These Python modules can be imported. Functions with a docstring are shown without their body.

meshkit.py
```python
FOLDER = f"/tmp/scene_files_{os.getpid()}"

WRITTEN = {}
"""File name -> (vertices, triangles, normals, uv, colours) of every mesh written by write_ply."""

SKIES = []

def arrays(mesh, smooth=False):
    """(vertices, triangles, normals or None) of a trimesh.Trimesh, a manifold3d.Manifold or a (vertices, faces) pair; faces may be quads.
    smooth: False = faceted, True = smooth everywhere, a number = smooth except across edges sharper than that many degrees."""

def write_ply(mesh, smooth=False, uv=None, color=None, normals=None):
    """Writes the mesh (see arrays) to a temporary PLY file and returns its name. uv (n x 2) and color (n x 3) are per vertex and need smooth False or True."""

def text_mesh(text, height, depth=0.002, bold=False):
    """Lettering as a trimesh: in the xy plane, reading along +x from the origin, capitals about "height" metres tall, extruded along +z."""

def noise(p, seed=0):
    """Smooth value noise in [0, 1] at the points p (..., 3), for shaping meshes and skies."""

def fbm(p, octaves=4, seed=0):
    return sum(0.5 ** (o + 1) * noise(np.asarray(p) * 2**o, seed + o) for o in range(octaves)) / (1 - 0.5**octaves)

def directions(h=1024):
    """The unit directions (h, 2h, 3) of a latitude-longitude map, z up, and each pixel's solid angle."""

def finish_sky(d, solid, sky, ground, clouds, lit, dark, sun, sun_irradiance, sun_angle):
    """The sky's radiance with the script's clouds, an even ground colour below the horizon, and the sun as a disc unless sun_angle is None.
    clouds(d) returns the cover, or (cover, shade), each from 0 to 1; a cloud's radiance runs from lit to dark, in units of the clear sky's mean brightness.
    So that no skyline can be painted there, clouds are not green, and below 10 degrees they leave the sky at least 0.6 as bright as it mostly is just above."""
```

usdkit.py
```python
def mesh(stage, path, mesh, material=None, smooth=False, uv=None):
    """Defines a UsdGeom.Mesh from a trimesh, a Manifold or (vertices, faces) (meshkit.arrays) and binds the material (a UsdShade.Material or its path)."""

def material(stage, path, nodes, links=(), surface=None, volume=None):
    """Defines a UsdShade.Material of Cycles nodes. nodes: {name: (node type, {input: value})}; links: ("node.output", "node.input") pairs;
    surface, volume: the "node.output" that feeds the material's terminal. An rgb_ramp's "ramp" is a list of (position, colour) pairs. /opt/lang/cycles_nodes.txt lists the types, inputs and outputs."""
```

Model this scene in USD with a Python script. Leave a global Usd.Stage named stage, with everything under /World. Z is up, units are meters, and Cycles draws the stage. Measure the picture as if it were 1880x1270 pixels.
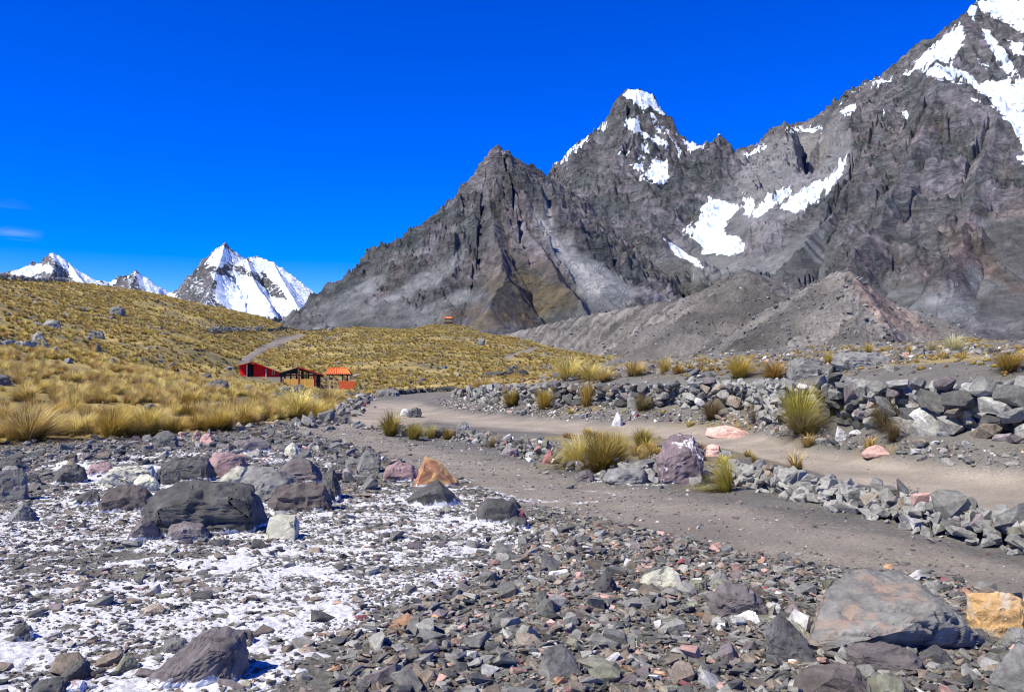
import math, random
import numpy as np, trimesh, usdkit, meshkit
from scipy.spatial import ConvexHull, cKDTree
from scipy.interpolate import RBFInterpolator, RegularGridInterpolator
from scipy.ndimage import gaussian_filter
from pxr import Usd, UsdGeom, UsdLux, UsdShade, Gf, Sdf, Vt

stage = Usd.Stage.CreateInMemory()
UsdGeom.SetStageUpAxis(stage, 'Z')
UsdGeom.SetStageMetersPerUnit(stage, 1.0)
stage.SetDefaultPrim(UsdGeom.Xform.Define(stage, '/World').GetPrim())
UsdGeom.Scope.Define(stage, '/World/Looks')

# ------------------------------------------------------------------ camera, sky, sun, exposure
EYE, FPX, HOR = 1.65, 1628.0, 690.0            # eye height, focal length and eye-level row in the photograph's pixels
PITCH = math.atan((HOR - 635.0) / FPX)
cam = UsdGeom.Camera.Define(stage, '/World/Camera')
cam.CreateHorizontalApertureAttr(36.0); cam.CreateVerticalApertureAttr(36.0 * 691 / 1024)
cam.CreateFocalLengthAttr(36.0 * FPX / 1880)
cam.CreateClippingRangeAttr(Gf.Vec2f(0.05, 60000))
cam.AddTranslateOp().Set(Gf.Vec3d(0, 0, EYE))
cam.AddRotateXOp().Set(90 + math.degrees(PITCH))
cam.CreateExposureAttr(0.76)

SUN_AZ, SUN_EL = (-0.76, -0.50), math.radians(49)
n_ = math.hypot(*SUN_AZ)
SUN = np.array([SUN_AZ[0] / n_ * math.cos(SUN_EL), SUN_AZ[1] / n_ * math.cos(SUN_EL), math.sin(SUN_EL)])
usdkit.material(stage, '/World/Looks/sky_look', {
    'sky': ('sky_texture', {'sky_type': 'single_scattering', 'sun_disc': False, 'sun_elevation': SUN_EL,
                            'sun_rotation': math.atan2(SUN[0], SUN[1]), 'altitude': 4800.0, 'air_density': 1.0,
                            'aerosol_density': 0.12, 'ozone_density': 2.2}),
    'deep': ('hsv', {'hue': 0.530, 'saturation': 1.55, 'value': 1.80, 'fac': 1.0}),
    'gm': ('gamma', {'gamma': 1.0}),
    'tc': ('texture_coordinate', {}),
    'mp': ('mapping', {'scale': (6.0, 6.0, 90.0)}),
    'nz': ('noise_texture', {'scale': 1.0, 'detail': 5.0, 'roughness': 0.6}),
    'far': ('vector_math', {'math_type': 'distance', 'vector2': (-0.4887, 0.8604, 0.1440)}),
    'spot': ('map_range', {'from_min': 0.003, 'from_max': 0.030, 'to_min': 1.0, 'to_max': 0.0, 'clamp': True}),
    'thr': ('map_range', {'from_min': 0.48, 'from_max': 0.75, 'to_min': 0.0, 'to_max': 0.26, 'clamp': True}),
    'mul': ('math', {'math_type': 'multiply'}),
    'mix': ('mix_color', {'b': (4.2, 5.2, 6.4), 'use_clamp': False}),
    'bg': ('background_shader', {'strength': 0.095})},
    [('sky.color', 'deep.color'), ('tc.generated', 'mp.vector'), ('mp.vector', 'nz.vector'), ('nz.fac', 'thr.value'),
     ('tc.generated', 'far.vector1'), ('far.value', 'spot.value'), ('thr.result', 'mul.value1'), ('spot.result', 'mul.value2'),
     ('mul.value', 'mix.fac'), ('deep.color', 'gm.color'), ('gm.color', 'mix.a'), ('mix.result', 'bg.color')], surface='bg.background')
dome = UsdLux.DomeLight.Define(stage, '/World/sky')
UsdShade.MaterialBindingAPI.Apply(dome.GetPrim()).Bind(UsdShade.Material.Get(stage, '/World/Looks/sky_look'))
sun = UsdLux.DistantLight.Define(stage, '/World/sun')
sun.CreateNormalizeAttr(True); sun.CreateIntensityAttr(1.25); sun.CreateAngleAttr(0.53); sun.CreateColorAttr(Gf.Vec3f(1.0, 0.955, 0.83))
z_ = Gf.Rotation(Gf.Vec3d(0, 0, 1), Gf.Vec3d(*map(float, SUN)))
sun.AddTransformOp().Set(Gf.Matrix4d().SetRotate(z_))

# ------------------------------------------------------------------ helpers
def pt(px, py, D):
    """World point seen at photograph pixel (px, py), D metres ahead."""
    cx, cy = (px - 940.0) / FPX, (635.0 - py) / FPX
    d = np.array([cx, math.cos(PITCH) - cy * math.sin(PITCH), math.sin(PITCH) + cy * math.cos(PITCH)])
    return d * (D / d[1]) + [0, 0, EYE]

def proj(p):
    p = np.asarray(p, float); y, z = p[..., 1], p[..., 2] - EYE
    fw = np.maximum(y * math.cos(PITCH) + z * math.sin(PITCH), 1e-3); up = -y * math.sin(PITCH) + z * math.cos(PITCH)
    return 940 + FPX * p[..., 0] / fw, 635 - FPX * up / fw

def sstep(x, a, b):
    t = np.clip((x - a) / (b - a), 0, 1); return t * t * (3 - 2 * t)

def polydist(q, poly, closed=True):
    """Distance from points q (n,2) to a polyline, the parameter of the nearest segment and inside-ness."""
    poly = np.asarray(poly, float); a = poly; b = np.roll(poly, -1, 0)
    if not closed: a, b = a[:-1], b[:-1]
    best = np.full(len(q), 1e18); inside = np.zeros(len(q), bool)
    for p0, p1 in zip(a, b):
        e = p1 - p0; t = np.clip(((q - p0) @ e) / max(e @ e, 1e-12), 0, 1)
        best = np.minimum(best, ((q - p0 - t[:, None] * e) ** 2).sum(1))
        if closed and p0[1] != p1[1]:
            c = ((p0[1] > q[:, 1]) != (p1[1] > q[:, 1])) & (q[:, 0] < (p1[0] - p0[0]) * (q[:, 1] - p0[1]) / (p1[1] - p0[1]) + p0[0])
            inside ^= c
    return np.sqrt(best), inside

def region(px, py, poly, soft):
    """1 inside the polygon, 0 outside, blended over soft pixels."""
    d, i = polydist(np.stack([px.ravel(), py.ravel()], 1), poly)
    return sstep(np.where(i, d, -d), -soft, soft).reshape(px.shape)

def noise2(x, y, s, seed=0, oct=1):
    p = np.stack([x / s, y / s, np.full_like(x, 0.37 * seed)], -1)
    return meshkit.fbm(p, oct, seed) if oct > 1 else meshkit.noise(p, seed)

def ridged(p, oct=4, seed=0, gain=0.5):
    out, amp, tot = 0, 1.0, 0
    for o in range(oct):
        out = out + amp * (1 - np.abs(2 * meshkit.noise(p * 2 ** o + 11.3 * o, seed + o) - 1)) ** 2; tot += amp; amp *= gain
    return out / tot

used = {}
def name_for(n, parent='/World'):
    k = (parent, n); i = used.get(k, -1) + 1; used[k] = i
    return f'{parent}/{n}' if i == 0 else f'{parent}/{n}_{i:03d}'
def tell(prim, **kw):
    prim = prim.GetPrim() if hasattr(prim, 'GetPrim') else prim
    for k, v in kw.items():
        if v: prim.SetCustomDataByKey(k, v)
    return prim
def look(n): return UsdShade.Material.Get(stage, '/World/Looks/' + n)
def obj(n, mesh, mat, parent='/World', smooth=False, **kw):
    path = name_for(n, parent)
    m = usdkit.mesh(stage, path, mesh, look(mat), smooth=smooth)
    tell(m, **kw); return path
def thing(n, loc=(0, 0, 0), rz=0, **kw):
    path = name_for(n); x = UsdGeom.Xform.Define(stage, path)
    x.AddTranslateOp().Set(Gf.Vec3d(*map(float, loc)))
    if rz: x.AddRotateZOp().Set(float(rz))
    tell(x, **kw); return path
def grid_mesh(n, V, F, mat, attrs, parent='/World', **kw):
    """A mesh of quads with smooth normals and float attributes on its vertices; unused vertices are dropped."""
    keep = np.zeros(len(V), bool); keep[F.ravel()] = True; idx = np.cumsum(keep) - 1
    F = idx[F]; V = V[keep]
    path = name_for(n, parent); m = UsdGeom.Mesh.Define(stage, path)
    m.CreatePointsAttr(Vt.Vec3fArray.FromNumpy(V.astype(np.float32)))
    m.CreateFaceVertexCountsAttr(Vt.IntArray.FromNumpy(np.full(len(F), F.shape[1], np.int32)))
    m.CreateFaceVertexIndicesAttr(Vt.IntArray.FromNumpy(F.astype(np.int32).ravel()))
    m.CreateSubdivisionSchemeAttr('none')
    N = kw.pop('normals', None)
    if N is not None:
        m.CreateNormalsAttr(Vt.Vec3fArray.FromNumpy(N[keep].astype(np.float32))); m.SetNormalsInterpolation('vertex')
    for k, a in attrs.items():
        UsdGeom.PrimvarsAPI(m).CreatePrimvar(k, Sdf.ValueTypeNames.FloatArray, 'vertex').Set(Vt.FloatArray.FromNumpy(a.ravel()[keep].astype(np.float32)))
    UsdShade.MaterialBindingAPI.Apply(m.GetPrim()).Bind(look(mat)); tell(m, **kw)
    return path
def grid_faces(nr, nc):
    i, j = np.meshgrid(np.arange(nr - 1), np.arange(nc - 1), indexing='ij'); a = (i * nc + j).ravel()
    return np.stack([a, a + 1, a + nc + 1, a + nc], 1)
def grid_normals(V, nr, nc, wrap=False):
    G = V.reshape(nr, nc, 3); du = np.gradient(G, axis=1); dv = np.gradient(G, axis=0)
    n = np.cross(du, dv).reshape(-1, 3); n /= np.linalg.norm(n, axis=1, keepdims=True) + 1e-12
    return np.where(n[:, 2:] < 0, -n, n)
# ------------------------------------------------------------------ materials of the land
def ramp(*s): return list(s)
def bw(v): return (v, v, v)
usdkit.material(stage, '/World/Looks/mountain_rock', {
    'g': ('geometry', {}),
    'snow': ('attribute', {'attribute': 'snow'}), 'scree': ('attribute', {'attribute': 'scree'}), 'grass': ('attribute', {'attribute': 'grass'}), 'warm': ('attribute', {'attribute': 'warm'}),
    'n1': ('noise_texture', {'scale': 0.011, 'detail': 6.0, 'roughness': 0.62, 'distortion': 0.6}),
    'n2': ('noise_texture', {'scale': 0.06, 'detail': 8.0, 'roughness': 0.72}),
    'mp': ('mapping', {'scale': (0.030, 0.030, 0.055), 'rotation': (0.5, 0.75, 0.2)}),
    'n3': ('noise_texture', {'scale': 1.0, 'detail': 7.0, 'roughness': 0.7, 'distortion': 1.0}),
    'r1': ('rgb_ramp', {'ramp': [(0.30, (0.034, 0.039, 0.041)), (0.44, (0.070, 0.075, 0.077)), (0.54, (0.102, 0.097, 0.101)), (0.66, (0.145, 0.134, 0.150)), (0.8, (0.19, 0.18, 0.168))]}),
    'r3': ('rgb_ramp', {'ramp': [(0.28, bw(0.36)), (0.5, bw(0.95)), (0.72, bw(1.85))]}),
    'm1': ('mix_color', {'blend_type': 'multiply', 'fac': 1.0, 'use_clamp': False}),
    'r2': ('rgb_ramp', {'ramp': [(0.3, bw(0.62)), (0.5, bw(1.0)), (0.7, bw(1.5))]}),
    'm2': ('mix_color', {'blend_type': 'multiply', 'fac': 1.0, 'use_clamp': False}),
    'mw': ('mix_color', {'blend_type': 'multiply', 'b': (1.30, 1.03, 0.88), 'use_clamp': False}),
    'rs0': ('rgb_ramp', {'ramp': [(0.3, (0.085, 0.092, 0.095)), (0.5, (0.125, 0.130, 0.131)), (0.7, (0.175, 0.176, 0.172))]}), 'strk': ('attribute', {'attribute': 'streak'}), 'rk': ('rgb_ramp', {'ramp': [(0.3, bw(0.55)), (0.5, bw(1.0)), (0.7, bw(1.6))]}), 'rs1': ('mix_color', {'blend_type': 'multiply', 'fac': 1.0, 'use_clamp': False}), 'rs': ('mix_color', {'b': (0.34, 0.335, 0.325)}), 'fan': ('attribute', {'attribute': 'fan'}),
    'ms': ('mix_color', {}),
    'rg': ('rgb_ramp', {'ramp': [(0.34, (0.055, 0.048, 0.036)), (0.5, (0.105, 0.084, 0.050)), (0.66, (0.155, 0.120, 0.060))]}),
    'mg': ('mix_color', {}), 'pal': ('attribute', {'attribute': 'pale'}), 'mpl': ('mix_color', {'b': (0.31, 0.305, 0.305)}),
    'bmp': ('bump', {'strength': 1.0, 'distance': 15.0}),
    'rock': ('principled_bsdf', {'roughness': 0.9, 'specular_ior_level': 0.25}),
    'nsn': ('noise_texture', {'scale': 0.05, 'detail': 6.0, 'roughness': 0.65}),
    'bs': ('bump', {'strength': 1.0, 'distance': 14.0}),
    'sn': ('principled_bsdf', {'base_color': (0.62, 0.69, 0.76), 'roughness': 0.65, 'specular_ior_level': 0.3}),
    'sb': ('math', {'math_type': 'subtract', 'value2': 0.5}), 'sk': ('math', {'math_type': 'multiply', 'value2': 1.9}), 'sa': ('math', {'math_type': 'add'}),
    'st': ('map_range', {'from_min': 0.46, 'from_max': 0.54, 'clamp': True}),
    'gb': ('math', {'math_type': 'multiply_add', 'value2': 1.6, 'value3': -0.8}), 'ga': ('math', {'math_type': 'add'}), 'gt': ('map_range', {'from_min': 0.35, 'from_max': 0.75, 'clamp': True}),
    'out': ('mix_closure', {})},
    [('g.position', f'{n}.vector') for n in ('n1', 'n2', 'mp', 'nsn')] +
    [('mp.vector', 'n3.vector'), ('n1.fac', 'r1.fac'), ('n3.fac', 'r3.fac'), ('n2.fac', 'r2.fac'), ('r1.color', 'm1.a'), ('r3.color', 'm1.b'), ('m1.result', 'm2.a'), ('r2.color', 'm2.b'),
     ('m2.result', 'mw.a'), ('warm.fac', 'mw.fac'), ('n2.fac', 'rs0.fac'), ('rs0.color', 'rs1.a'), ('strk.fac', 'rk.fac'), ('rk.color', 'rs1.b'), ('rs1.result', 'rs.a'), ('fan.fac', 'rs.fac'), ('mw.result', 'mpl.a'), ('pal.fac', 'mpl.fac'), ('mpl.result', 'ms.a'), ('rs.result', 'ms.b'), ('scree.fac', 'ms.fac'),
     ('n2.fac', 'rg.fac'), ('ms.result', 'mg.a'), ('rg.color', 'mg.b'), ('n3.fac', 'gb.value1'), ('grass.fac', 'ga.value1'), ('gb.value', 'ga.value2'), ('ga.value', 'gt.value'), ('gt.result', 'mg.fac'),
     ('mg.result', 'rock.base_color'), ('n3.fac', 'bmp.height'), ('bmp.normal', 'rock.normal'), ('nsn.fac', 'bs.height'), ('bs.normal', 'sn.normal'),
     ('n2.fac', 'sb.value1'), ('sb.value', 'sk.value1'), ('snow.fac', 'sa.value1'), ('sk.value', 'sa.value2'), ('sa.value', 'st.value'), ('st.result', 'out.fac'),
     ('rock.BSDF', 'out.closure1'), ('sn.BSDF', 'out.closure2')], surface='out.closure')

usdkit.material(stage, '/World/Looks/moraine_gravel', {
    'g': ('geometry', {}), 'warm': ('attribute', {'attribute': 'warm'}), 'strk': ('attribute', {'attribute': 'streak'}), 'rk': ('rgb_ramp', {'ramp': [(0.28, bw(0.52)), (0.5, bw(0.9)), (0.72, bw(1.35))]}), 'ms': ('mix_color', {'blend_type': 'multiply', 'fac': 1.0, 'use_clamp': False}),
    'n1': ('noise_texture', {'scale': 0.045, 'detail': 7.0, 'roughness': 0.65}),
    'n2': ('noise_texture', {'scale': 0.9, 'detail': 5.0, 'roughness': 0.75}),
    'r1': ('rgb_ramp', {'ramp': [(0.3, (0.088, 0.082, 0.075)), (0.5, (0.138, 0.127, 0.116)), (0.7, (0.185, 0.168, 0.146))]}),
    'r2': ('rgb_ramp', {'ramp': [(0.3, bw(0.55)), (0.5, bw(1.0)), (0.68, bw(1.55))]}),
    'm1': ('mix_color', {'blend_type': 'multiply', 'fac': 1.0, 'use_clamp': False}),
    'mw': ('mix_color', {'blend_type': 'multiply', 'b': (1.55, 1.28, 1.22), 'use_clamp': False}),
    'bmp': ('bump', {'strength': 1.0, 'distance': 0.9}),
    'p': ('principled_bsdf', {'roughness': 0.95, 'specular_ior_level': 0.15})},
    [('g.position', 'n1.vector'), ('g.position', 'n2.vector'), ('n1.fac', 'r1.fac'), ('n2.fac', 'r2.fac'), ('r1.color', 'm1.a'), ('r2.color', 'm1.b'), ('m1.result', 'ms.a'), ('strk.fac', 'rk.fac'), ('rk.color', 'ms.b'), ('ms.result', 'mw.a'), ('warm.fac', 'mw.fac'),
     ('mw.result', 'p.base_color'), ('n2.fac', 'bmp.height'), ('bmp.normal', 'p.normal')], surface='p.BSDF')

usdkit.material(stage, '/World/Looks/stony_ground', {
    'g': ('geometry', {}),
    'crust': ('attribute', {'attribute': 'crust'}), 'road': ('attribute', {'attribute': 'road'}), 'grass': ('attribute', {'attribute': 'grass'}),
    'n1': ('noise_texture', {'scale': 0.8, 'detail': 6.0, 'roughness': 0.6}),
    'n2': ('noise_texture', {'scale': 22.0, 'detail': 6.0, 'roughness': 0.75}),
    'n4': ('noise_texture', {'scale': 0.12, 'detail': 8.0, 'roughness': 0.7}),
    'vor': ('voronoi_texture', {'scale': 28.0}),
    'rs': ('rgb_ramp', {'ramp': [(0.3, (0.066, 0.061, 0.051)), (0.5, (0.120, 0.111, 0.094)), (0.7, (0.19, 0.176, 0.150))]}),
    'rr': ('rgb_ramp', {'ramp': [(0.3, (0.185, 0.155, 0.118)), (0.5, (0.265, 0.226, 0.174)), (0.7, (0.335, 0.29, 0.228))]}),
    'mr': ('mix_color', {}),
    'v1': ('rgb_ramp', {'ramp': [(0.25, bw(0.7)), (0.5, bw(1.0)), (0.75, bw(1.35))]}), 'mv': ('mix_color', {'blend_type': 'multiply', 'fac': 1.0, 'use_clamp': False}),
    'rg': ('rgb_ramp', {'ramp': [(0.30, (0.075, 0.066, 0.042)), (0.44, (0.15, 0.125, 0.058)), (0.56, (0.29, 0.215, 0.070)), (0.72, (0.42, 0.31, 0.10))]}),
    'mg': ('mix_color', {}),
    'rc': ('rgb_ramp', {'ramp': [(0.32, (0.24, 0.23, 0.22)), (0.47, (0.55, 0.54, 0.53)), (0.62, (0.64, 0.655, 0.67)), (0.75, (0.74, 0.785, 0.83))]}),
    'mc': ('mix_color', {}),
    'nf': ('noise_texture', {'scale': 30.0, 'detail': 6.0, 'roughness': 0.7}), 'cf': ('math', {'math_type': 'multiply_add', 'value2': 2.0, 'value3': -1.0}), 'ca': ('math', {'math_type': 'add'}), 'ct': ('map_range', {'from_min': 0.44, 'from_max': 0.60, 'clamp': True}),
    'bmp': ('bump', {'strength': 0.9, 'distance': 0.03}),
    'p': ('principled_bsdf', {'roughness': 0.92, 'specular_ior_level': 0.2})},
    [('g.position', f'{n}.vector') for n in ('n1', 'n2', 'n4', 'vor', 'nf')] +
    [('n2.fac', 'rs.fac'), ('n2.fac', 'rr.fac'), ('rs.color', 'mr.a'), ('rr.color', 'mr.b'), ('road.fac', 'mr.fac'), ('n1.fac', 'v1.fac'), ('mr.result', 'mv.a'), ('v1.color', 'mv.b'),
     ('n4.fac', 'rg.fac'), ('mv.result', 'mg.a'), ('rg.color', 'mg.b'), ('grass.fac', 'mg.fac'), ('n2.fac', 'rc.fac'), ('mg.result', 'mc.a'), ('rc.color', 'mc.b'), ('nf.fac', 'cf.value1'), ('crust.fac', 'ca.value1'), ('cf.value', 'ca.value2'), ('ca.value', 'ct.value'), ('ct.result', 'mc.fac'),
     ('mc.result', 'p.base_color'), ('n2.fac', 'bmp.height'), ('bmp.normal', 'p.normal')], surface='p.BSDF')

# ------------------------------------------------------------------ the ground: one sheet to the horizon, split where its surface changes
CTRL = [  # photograph column, row, metres ahead of what is seen there
    (1500, 830, 19), (1300, 797, 25.5), (1000, 768, 35), (800, 747, 47), (720, 737, 58),
    (1700, 850, 16.8), (1700, 788, 18.6), (1700, 696, 20.6), (1880, 870, 15), (1880, 800, 16.6), (1880, 690, 19), (2100, 810, 14), (2100, 690, 17),
    (1550, 828, 19.5), (1550, 780, 21.6), (1550, 700, 23.8), (1400, 789, 27), (1400, 755, 28.8), (1400, 700, 31.0), (1270, 772, 31), (1270, 748, 32.5), (1270, 696, 35),
    (1150, 772, 33), (1150, 746, 35.4), (1150, 700, 38), (1000, 762, 38), (1000, 748, 40), (1000, 705, 43), (900, 752, 44), (900, 742, 46), (900, 712, 49), (840, 738, 52), (840, 722, 56),
    (1700, 655, 40), (1850, 655, 36), (1500, 655, 45), (1400, 672, 42), (1250, 675, 52), (1100, 680, 62), (1700, 640, 70), (1880, 640, 62), (1500, 640, 80), (2100, 630, 60),
    (1300, 665, 110), (1500, 650, 130), (1750, 640, 130), (1120, 674, 150), (1000, 690, 90), (950, 705, 75),
    (780, 716, 100), (700, 713, 115), (640, 713, 117), (580, 711, 118), (520, 700, 122), (460, 684, 134), (860, 716, 88), (950, 690, 125), (1000, 684, 150),
    (700, 645, 215), (700, 604, 330), (830, 597, 370), (950, 616, 335), (1040, 655, 255), (620, 640, 225), (800, 660, 190), (900, 645, 240), (880, 690, 140), (780, 690, 145), (660, 680, 155), (600, 670, 165),
    (560, 609, 335), (440, 664, 180), (500, 640, 240), (540, 618, 300),
    (0, 512, 300), (100, 515, 305), (200, 521, 310), (300, 541, 320), (400, 559, 330), (500, 575, 340), (620, 600, 350), (-150, 500, 300), (-400, 480, 290),
    (0, 560, 170), (150, 590, 160), (300, 630, 140), (400, 645, 150), (100, 545, 220), (250, 570, 220), (400, 600, 230), (500, 615, 260),
    (0, 556, 88), (-150, 520, 95), (60, 585, 84), (130, 616, 80), (240, 668, 75), (330, 690, 78), (420, 698, 88), (500, 706, 95),
    (60, 600, 108), (160, 640, 108),
    (0, 640, 55), (-150, 620, 52), (150, 672, 52), (280, 700, 52), (400, 715, 55), (500, 722, 60), (600, 730, 66),
    (0, 725, 32), (150, 735, 33), (300, 738, 34), (450, 742, 37), (600, 748, 42), (-150, 720, 30), (0, 815, 21.5), (200, 805, 23), (400, 792, 26), (600, 772, 32), (-200, 830, 19)]
gp = np.array([pt(*c) for c in CTRL])
extra = []
for X, Y in [(x * y, y) for y in (1.0, 3, 5, 8, 11, 14) for x in (-0.95, -0.6, -0.3, 0, 0.3, 0.6, 0.95)]: extra.append((X, Y, 0.0))
for X in (-9, -6, -3, 0, 3): extra.append((X, 18.0, 0.0))
for a in np.linspace(-0.95, 0.95, 9):
    for R, Z in ((440, 9), (520, 5), (650, 4)): extra.append((a * R, R * 0.92, Z))
for a in np.linspace(1.2, 5.08, 14):
    for R, Z in ((6, 0.0), (30, 0.3), (150, 3.0), (500, 4.0)): extra.append((R * math.sin(a), R * math.cos(a), Z))
gp = np.vstack([gp, extra])
def uvr(x, y):
    r = np.hypot(x, y); return np.stack([x, y], -1) / r[..., None] * (np.log(r + 6.0) - 1.7)[..., None] * 4.0
rbf = RBFInterpolator(uvr(gp[:, 0], gp[:, 1]), gp[:, 2] / (np.hypot(gp[:, 0], gp[:, 1]) + 8), kernel='linear', smoothing=0.0006, neighbors=28)
# columns (bearing) and rows (distance) of the sheet
az = np.concatenate([np.linspace(-math.pi, -0.72, 26)[:-1], np.linspace(-0.72, -0.56, 34)[:-1], np.linspace(-0.56, 0.56, 640), np.linspace(0.56, 0.72, 34)[1:], np.linspace(0.72, math.pi, 26)[1:]])
rr, r = [], 0.25
while r < 15000:
    rr.append(r); r += r * 0.14 if r < 3.6 else (min(r * r / (EYE * FPX * 1024 / 1880) * 1.15, r * 0.0125) if r < 430 else r * 0.09)
rr = np.array(rr)
# the smooth lie of the land on a coarse copy of that sheet, then interpolated
azc, rc = np.concatenate([np.linspace(-math.pi, -0.75, 30)[:-1], np.linspace(-0.75, 0.75, 241), np.linspace(0.75, math.pi, 30)[1:]]), np.geomspace(0.25, 15000, 260)
A, R = np.meshgrid(azc, rc); Xc, Yc = R * np.sin(A), R * np.cos(A)
Zc = rbf(uvr(Xc.ravel(), Yc.ravel())).reshape(Xc.shape) * (R + 8)
Zc = gaussian_filter(Zc, (1.2, 2.0))
Zc = Zc * (1 - sstep(R, 520, 800)) + 4.0 * sstep(R, 520, 800)
base_i = RegularGridInterpolator((np.log(rc), azc), Zc, bounds_error=False, fill_value=None)
ROAD = [(640, 745), (690, 735), (760, 738), (800, 750), (900, 763), (1000, 769), (1120, 776), (1200, 776), (1290, 780), (1400, 796), (1500, 822), (1600, 838), (1700, 848), (1880, 862), (2200, 885), (3200, 950),
        (3200, 1160), (2200, 1000), (1880, 945), (1700, 905), (1560, 880), (1450, 850), (1380, 832), (1290, 812), (1200, 800), (1100, 798), (950, 787), (850, 778), (790, 768), (760, 775), (700, 790), (640, 775)]
TRACK = [(545, 775), (640, 775), (700, 790), (730, 812), (800, 822), (950, 848), (1050, 882), (1200, 902), (1330, 922), (1500, 957), (1650, 988), (1880, 1042), (2200, 1120), (3000, 1320),
         (3000, 1430), (2200, 1190), (1880, 1105), (1700, 1050), (1500, 1035), (1300, 995), (1120, 955), (1000, 930), (850, 885), (720, 845), (620, 815), (540, 795)]
PATH = [(440, 672), (445, 655), (470, 640), (510, 622), (550, 613), (562, 617), (520, 630), (487, 644), (462, 658), (458, 674)]
PATH2 = [(925, 655), (950, 647), (985, 636), (990, 639), (955, 652), (930, 660)]
CRUST = [(-200, 930), (60, 905), (80, 870), (120, 845), (210, 850), (350, 845), (470, 905), (640, 905), (700, 880), (840, 890), (1000, 935), (1080, 985), (1060, 1040), (900, 1060), (760, 1120), (640, 1160), (560, 1230), (500, 1300), (-200, 1300)]
CRUST2 = [[(60, 858), (230, 838), (380, 818), (560, 826), (600, 850), (480, 858), (340, 852), (200, 860), (80, 880)], [(700, 870), (840, 880), (1000, 905), (1180, 880), (1220, 870), (1260, 890), (1100, 915), (1230, 940), (1000, 945), (820, 910)], [(1060, 860), (1160, 885), (1180, 895), (1060, 885)], [(980, 950), (1120, 975), (1120, 985), (1000, 985)]]
GRASSY = [(-400, 400), (700, 400), (1400, 560), (1060, 690), (900, 722), (790, 716), (690, 722), (655, 740), (600, 762), (545, 768), (440, 790), (330, 795), (200, 806), (0, 816), (-300, 840)]
PADS = []
for c_, r_, D_, R_ in ((551, 712, 120.5, 7.5), (625, 714.5, 116, 5.0), (480, 692, 136, 8.0), (700, 720, 105, 5.0), (824, 599, 366, 9.0)):
    w_ = pt(c_, r_, D_); PADS.append((w_[0], w_[1], w_[2], R_))
SMOOTH = [(430, 660), (560, 665), (700, 690), (900, 700), (900, 730), (690, 730), (560, 722), (430, 700)]
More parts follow.
